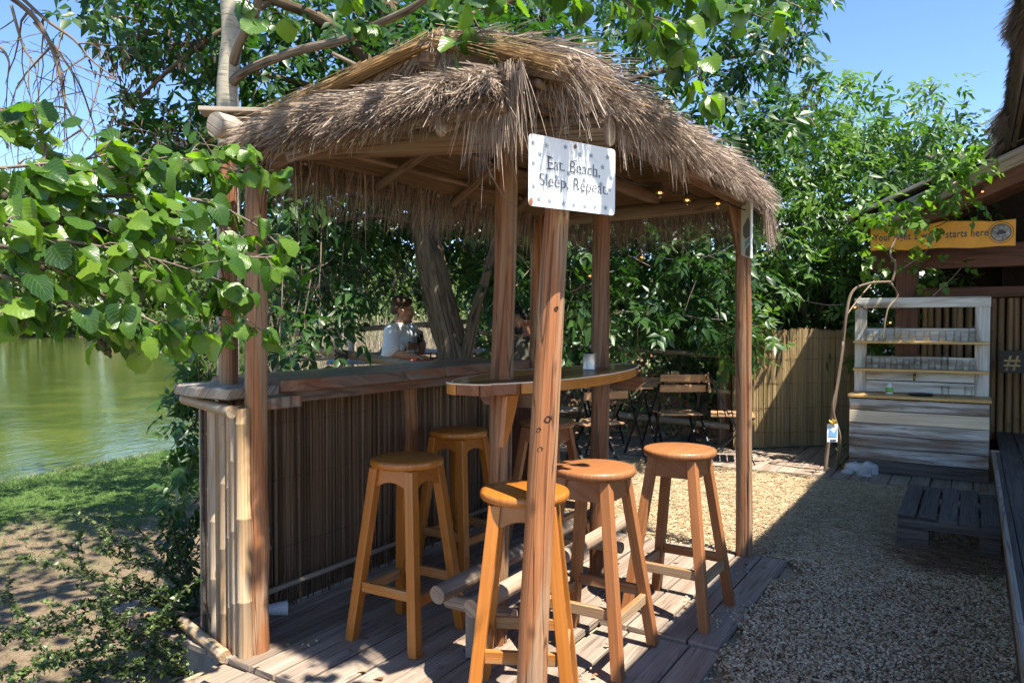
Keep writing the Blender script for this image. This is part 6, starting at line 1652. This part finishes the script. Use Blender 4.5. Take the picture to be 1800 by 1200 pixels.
nleaf = alder_spray(nb, paths, .042, .076, .025, .10, cap=295, jit=1.3)
# little dark cones
for (px, py, Y) in ((183, 608, 1.88), (192, 618, 1.9), (176, 600, 1.9), (75, 470, 1.75), (8, 345, 1.7)):
    obj('cone', MB().ball(pt(px, py, Y), .0065, 8, 6, (1, 1, 1.5)), M['seed'], nb, smooth=True)
tbh = thing('alder_bough', 'leafy alder bough reaching into the top of the picture over the thatch ridge', 'branch', tuple(pt(900, -90, 2.3)))
paths = [(L_((770,-80,2.3),(815,0,2.35),(845,55,2.38),(868,95,2.4)), .005), (L_((845,55,2.38),(880,60,2.38),(905,95,2.4)), .003), (L_((845,55,2.38),(812,75,2.4),(800,98,2.42)), .003),
         (L_((820,-60,2.35),(870,-5,2.4),(900,10,2.4)), .003),
         (L_((1000,-90,2.35),(1080,-15,2.4),(1130,25,2.42),(1175,75,2.45),(1212,125,2.48)), .006), (L_((1130,25,2.42),(1180,40,2.45),(1215,80,2.5)), .003),
         (L_((1120,-80,2.45),(1230,-10,2.55),(1310,20,2.6),(1375,45,2.65)), .005), (L_((930,-80,2.4),(980,-20,2.45),(1020,0,2.5)), .004), (L_((1060,-70,2.4),(1110,-20,2.45),(1160,0,2.5)), .004), (L_((1250,-80,2.6),(1330,-30,2.65),(1390,-10,2.7)), .004),
         (L_((425,-40,2.4),(440,10,2.4),(478,22,2.4)), .003), (L_((640,-30,2.9),(640,25,2.9),(655,42,2.9)), .003), (L_((560,-60,2.6),(600,-20,2.7),(640,-10,2.8)), .003), (L_((1170,70,2.45),(1220,110,2.5),(1235,160,2.55)), .003)]
alder_spray(tbh, paths, .058, .088, .048, .07, cap=230)
# more of the same bough overhead, out of the picture: it dapples the deck and the bamboo
P, D, N_ = [], [], []
for k in range(46):
    t = (rnd.uniform(-1.9, .05), rnd.uniform(2.2, 3.75)); z = rnd.uniform(2.75, 3.5)
    if t[0] > -.55+.5*(t[1]-2.3): continue
    if rnd.random() < .1: continue
    c = (t[0]+.31*z, t[1]-.37*z, z); a_ = cluster_leaves(c, (.17, .17, .1), 11, .3); P.append(a_[0]); D.append(a_[1]); N_.append(a_[2])
for k in range(16):
    t = (rnd.uniform(-.9, .3), rnd.uniform(2.7, 3.2)); z = rnd.uniform(1.0, 1.5)   # over the front of the thatch
    c = (t[0]+.31*z, t[1]-.37*z-.1, 2.05+z); a_ = cluster_leaves(c, (.15, .15, .1), 9, .3); P.append(a_[0]); D.append(a_[1]); N_.append(a_[2])
P, D, N_ = [np.concatenate(x) for x in (P, D, N_)]; k = P[:, 2] > 1.34+.45*P[:, 1]+.06; P, D, N_ = P[k], D[k], N_[k]; n = len(P)
foliage('foliage', tbh, P, D, N_, .06+.03*rng.random(n), .05+.03*rng.random(n), M['alders'])

# ---- bare hanging twigs, top left
bare = thing('bare_branches', 'leafless drooping dark twigs against the sky at the upper left', 'branch', tuple(pt(20, -20, 3.0)))
mb = MB(); r2 = random.Random(5)
def droop(p, d, L, r, dep):
    k = max(4, int(L/.06)); pts_ = [p]; rr = [r]
    for i in range(k):
        d = (d+V3((r2.uniform(-.25, .25), r2.uniform(-.2, .2), r2.uniform(-.28, .16)))).normalized(); p = p+d*(L/k); pts_.append(p); rr.append(max(.0012, r*(1-.7*(i+1)/k)))
        if dep > 0 and r2.random() < (.55 if dep > 1 else .4):
            nd = (d+V3((r2.uniform(-.9, .9), r2.uniform(-.5, .5), r2.uniform(-.8, .3)))).normalized(); droop(p, nd, L*r2.uniform(.25, .5), rr[-1]*.6, dep-1)
    mb.tube(pts_, rr, n=6 if r > .006 else 4, tint=.5, caps=False)
for (P, r) in (([(-20,-30,3.0),(50,20,3.0),(85,70,3.0),(105,130,3.0),(118,190,3.0),(158,246,3.0)], .012), ([(0,-40,3.1),(75,30,3.1),(130,70,3.1),(160,105,3.1),(205,140,3.1)], .009), ([(60,40,3.0),(105,95,3.0),(140,150,3.0),(160,205,3.0),(170,240,3.0)], .006), ([(20,10,3.0),(40,80,3.0),(62,120,3.0),(70,200,3.0)], .006), ([(-20,60,2.9),(10,95,2.9),(18,120,2.9)], .007), ([(-30,200,2.7),(10,215,2.7),(50,225,2.7)], .006)):
    pp = smooth_path([pt(*q) for q in P], 5); m = len(pp); mb.tube(pp, [r*(1-.75*i/m) for i in range(m)], n=7, wob=.15, tint=.5)
    for i in range(2, m, 3): droop(pp[i], V3((r2.uniform(-.8, .8), r2.uniform(-.4, .4), r2.uniform(-1.0, .1))).normalized(), r2.uniform(.15, .42), r*.42, 2)
obj('branch', mb, M['twig'], bare, smooth=True)

# ---- creeper hanging behind the bamboo side panel
cr = thing('creeper', 'green creeper hanging in a leafy curtain behind the bamboo side panel', 'climbing plant', tuple(pt(320, 800, 3.6)))
cl = []; tw = []
for (px, py, Y, n) in ((335, 610, 3.7, 10), (345, 650, 3.7, 12), (318, 640, 3.75, 7), (330, 690, 3.65, 12), (305, 710, 3.65, 9), (335, 740, 3.6, 12), (318, 770, 3.6, 10), (300, 790, 3.6, 4), (335, 810, 3.55, 12), (320, 850, 3.55, 9), (335, 890, 3.5, 11), (325, 930, 3.5, 10), (312, 960, 3.5, 8), (335, 970, 3.5, 10), (325, 1010, 3.5, 8), (345, 580, 3.8, 8), (360, 700, 3.8, 12), (365, 640, 3.9, 12), (365, 800, 3.75, 10), (360, 580, 4, 10), (375, 520, 4.1, 10)):
    c = pt(px, py, Y); cl.append((tuple(c), (.075, .09, .08), n)); tw.append((c+V3((.08, .1, .12)), c))
crown(cr, cl, M['maple'], (.062, .027), .06, 2, droop=.6)
tw += [(pt(350, 560, 3.8), pt(340, 800, 3.6)), (pt(345, 780, 3.6), pt(335, 1020, 3.5)), (pt(370, 560, 3.9), pt(368, 900, 3.7))]
twigs(cr, tw, M['twig'], 'stems', .005)

# ---- cotoneaster bush, bottom left
bu = thing('cotoneaster_bush', 'low arching small-leaved bush at the lower left beside the bamboo panel', 'bush', tuple(pt(280, 1190, 3.0)))
mb = MB(); P, D, N_ = [], [], []
tips = [((345,1110,3.5),(250,1020,3.3),(150,1015,3.1),(45,992,3.0)), ((350,1060,3.5),(300,985,3.4),(240,940,3.3),(160,917,3.2)), ((345,1100,3.5),(250,1040,3.3),(150,1000,3.1),(125,945,3.05)), ((340,1120,3.4),(230,1080,3.2),(110,1100,3.0),(0,1130,2.8)),
        ((340,1150,3.4),(230,1130,3.1),(120,1150,2.9),(0,1195,2.7)), ((345,1090,3.5),(280,1040,3.4),(200,1050,3.2),(100,1080,3.0)), ((340,1060,3.5),(320,1000,3.45),(307,950,3.4),(304,905,3.4)), ((345,1130,3.4),(290,1090,3.2),(200,1120,3.0),(90,1180,2.75)),
        ((340,1180,3.2),(260,1170,3.0),(170,1190,2.8),(60,1230,2.6)), ((345,1080,3.6),(290,1010,3.4),(230,975,3.3),(190,978,3.25)), ((340,1070,3.6),(280,1000,3.5),(220,975,3.4),(185,960,3.3)), ((345,1100,3.5),(260,1060,3.3),(160,1075,3.1),(60,1090,2.95),(15,1050,2.9)),
        ((330,1190,3.1),(240,1140,3.0),(200,1100,2.95),(185,1050,2.9)), ((330,1200,3.0),(280,1150,2.95),(270,1100,2.9),(300,1050,2.9)), ((300,1230,2.9),(220,1180,2.8),(140,1160,2.7),(70,1165,2.65)), ((340,1140,3.3),(300,1060,3.3),(250,1080,3.2),(210,1110,3.1)),
        ((320,1220,2.9),(200,1210,2.7),(100,1215,2.6),(20,1240,2.5)), ((340,1100,3.4),(320,1080,3.3),(290,1120,3.1),(250,1170,2.9))]
for T in tips+tips[3:9]:
    T = [V3(pt(q[0]+rnd.uniform(-14, 14), q[1]+rnd.uniform(-12, 12), q[2]+rnd.uniform(-.12, .12))) for q in T]
    pp = smooth_path(T, 10); m = len(pp); mb.tube(pp, [.0042*(1-.7*i/m) for i in range(m)], n=5, tint=.5)
    br_ = [(pp, 1.0)]
    for i in range(4, m-2, 3):
        d = (pp[i+1]-pp[i]).normalized(); e = pp[i]+(d*.7+V3((rnd.uniform(-1, 1), rnd.uniform(-1, 1), rnd.uniform(-.5, .9)))).normalized()*rnd.uniform(.05, .15)
        q = [pp[i], pp[i].lerp(e, .5)+V3((0, 0, .01)), e]; mb.tube(q, [.002, .0016, .001], n=4, tint=.5); br_.append((smooth_path(q, 4), .8))
    for q, s in br_:
        for i in range(1, len(q)):
            for rep in range(4):
                t = rnd.random(); c = q[i-1].lerp(q[i], t); P.append(c+V3((rnd.gauss(0, .004), rnd.gauss(0, .004), rnd.gauss(0, .003)))); D.append(V3((rnd.gauss(0, 1), rnd.gauss(0, 1), rnd.gauss(.2, .6)))); N_.append(V3((rnd.gauss(0, .5), rnd.gauss(-.2, .5), 1)))
obj('stems', mb, M['twig'], bu, smooth=True)
P, D, N_ = [np.array([tuple(q) for q in X]) for X in (P, D, N_)]; n = len(P)
foliage('leaves', bu, P, D, N_, .014+.013*rng.random(n), .010+.008*rng.random(n), M['bushl'])

# ---- vine leaves on the shed rafter
vl = []
for (px, py, Y, n) in ((1530, 378, 6.6, 14), (1560, 380, 6.5, 12), (1600, 350, 6.4, 12), (1588, 428, 6.3, 3), (1538, 440, 6.6, 8), (1620, 372, 6.3, 10), (1650, 340, 6.25, 14), (1680, 315, 6.2, 14), (1700, 285, 6.15, 12), (1720, 300, 6.1, 10), (1690, 350, 6.1, 10), (1660, 290, 6.3, 12), (1740, 262, 6.0, 5), (1730, 270, 6.05, 5), (1725, 245, 6.1, 3), (1650, 392, 6.25, 4), (1590, 382, 6.3, 8), (1515, 400, 6.8, 10), (1540, 465, 6.6, 9), (1630, 470, 6.7, 6), (1640, 500, 6.75, 6), (1680, 465, 6.7, 4), (1600, 462, 6.55, 5), (1705, 365, 6.05, 4), (1545, 412, 6.3, 4), (1640, 385, 6.1, 3)):
    vl.append((tuple(pt(px, py, Y)), (.11, .1, .09), n))
crown(vp, vl, M['vinel'], (.07, .055), .06, 1, name='foliage', droop=.4)
# tiny weed by the boulders and one in the gravel
for (g0, lab, s) in ((G(1480, 828), 'thin green weed at the foot of the water stand', 1.0), (G(1735, 1035), 'little green weed in the gravel beside the shed deck', .5)):
    wd = thing('weed', lab, 'weed', tuple(g0)); a_ = cluster_leaves(tuple(g0+ZX*.14*s), (.05*s, .05*s, .13*s), 26, .1)
    foliage('leaves', wd, *a_, .03*s+.02*s*rng.random(26), .018*s+.01*s*rng.random(26), M['ivy'])
    obj('stem', MB().tube([g0, g0+V3((.01, 0, .12*s)), g0+V3((-.01, 0, .24*s))], .002, n=4), M['greentwig'], wd)

# ---- far side of the river, and bushes on the near shore beyond the terrace
fw = bpy.data.objects.new('far_woods', None) if False else None
n = 9000; u = rng.uniform(10, 230, n); v = rng.uniform(114, 128, n); z = (17+3*np.sin(u*.21)+2*np.sin(u*.63))*rng.random(n)**.8
o = foliage('far_woods', None, Bn(u, v, z), rng.normal(0, 1, (n, 3)), np.stack([rng.normal(0, .5, n), -.5+rng.normal(0, .4, n), .8+rng.normal(0, .3, n)], 1), 1.5+1.2*rng.random(n), 1.0+.8*rng.random(n), M['far'])
kinds = [('broad_tree', 'broad sunlit deciduous tree on the far bank of the river', 'far'), ('willow_tree', 'pale feathery willow on the far bank of the river', 'willow')]
r3 = random.Random(3)
for i in range(34):
    u = 22+i*5.4+r3.uniform(-1.5, 1.5); v = r3.choice((99, 104, 110)); h = r3.uniform(12, 22); kd = kinds[1 if r3.random() < .3 else 0]
    b_ = B(u, v, .2); t = thing(kd[0], kd[1], 'tree', tuple(b_), 'trees along the far bank')
    obj('trunk', MB().tube([b_-ZX*.5, b_+ZX*h*.35, b_+ZX*h*.7], [.35, .28, .12], n=8), M['elderbark'], t, smooth=True)
    cl = []
    for k in range(26):
        a_ = r3.uniform(0, 2*PI); rr = r3.uniform(.1, .9)*h*.36; zz = r3.uniform(.04, .95)*h
        f = max(.45, math.sin(PI*min(1, (zz/h)*.85+.12))); cl.append((tuple(b_+V3((math.cos(a_)*rr*f, math.sin(a_)*rr*f, zz))), (h*.13, h*.13, h*.09), 90))
    crown(t, cl, M[kd[2]], (.95, .6), .5, 1, simple=True)
for i in range(34):
    u = 24+i*5+r3.uniform(-2, 2); b_ = B(u, r3.uniform(93, 97), -.2); h = r3.uniform(2.2, 4.5)
    t = thing('waterside_bush', 'low sunlit bush at the waterline of the far bank', 'bush', tuple(b_), 'bushes along the far waterline')
    cl = [(tuple(b_+V3((r3.uniform(-3, 3), r3.uniform(-1, 1), h*r3.uniform(.2, .8)))), (1.5, 1.2, h*.3), 70) for k in range(7)]
    crown(t, cl, M['willow' if r3.random() < .5 else 'far'], (.55, .35), .3, 1, simple=True)
for (px, py, Y, h, mt, lab) in ((560, 560, 17, 4.6, 'willow', 'pale leafy bush on the near shore seen between the left posts'), (690, 560, 19, 5.2, 'far', 'sunlit bush on the near shore behind the man in white'), (1010, 560, 20, 5.0, 'willow', 'pale bush by the river seen right of the leaning post'), (470, 560, 15, 4.0, 'far', 'leafy bush on the near shore behind the left corner post')):
    b_ = pt(px, py, Y); b_.z = -.4; t = thing('shore_bush', lab, 'bush', tuple(b_))
    cl = [(tuple(b_+V3((rnd.uniform(-1, 1)*h*.28, rnd.uniform(-.7, .7), h*rnd.uniform(.08, .95)))), (.5, .45, .42), 90) for k in range(20)]
    crown(t, cl, M[mt], (.16, .075), .1, 1, simple=True)
    obj('trunk', MB().tube([b_, b_+ZX*h*.4, b_+V3((.2, 0, h*.8))], [.09, .06, .02], n=7), M['elderbark'], t, smooth=True)
print('alder leaves', nleaf, 'objects', len(bpy.data.objects), 'tris', sum(len(o.data.polygons) for o in bpy.data.objects if o.type == 'MESH'))
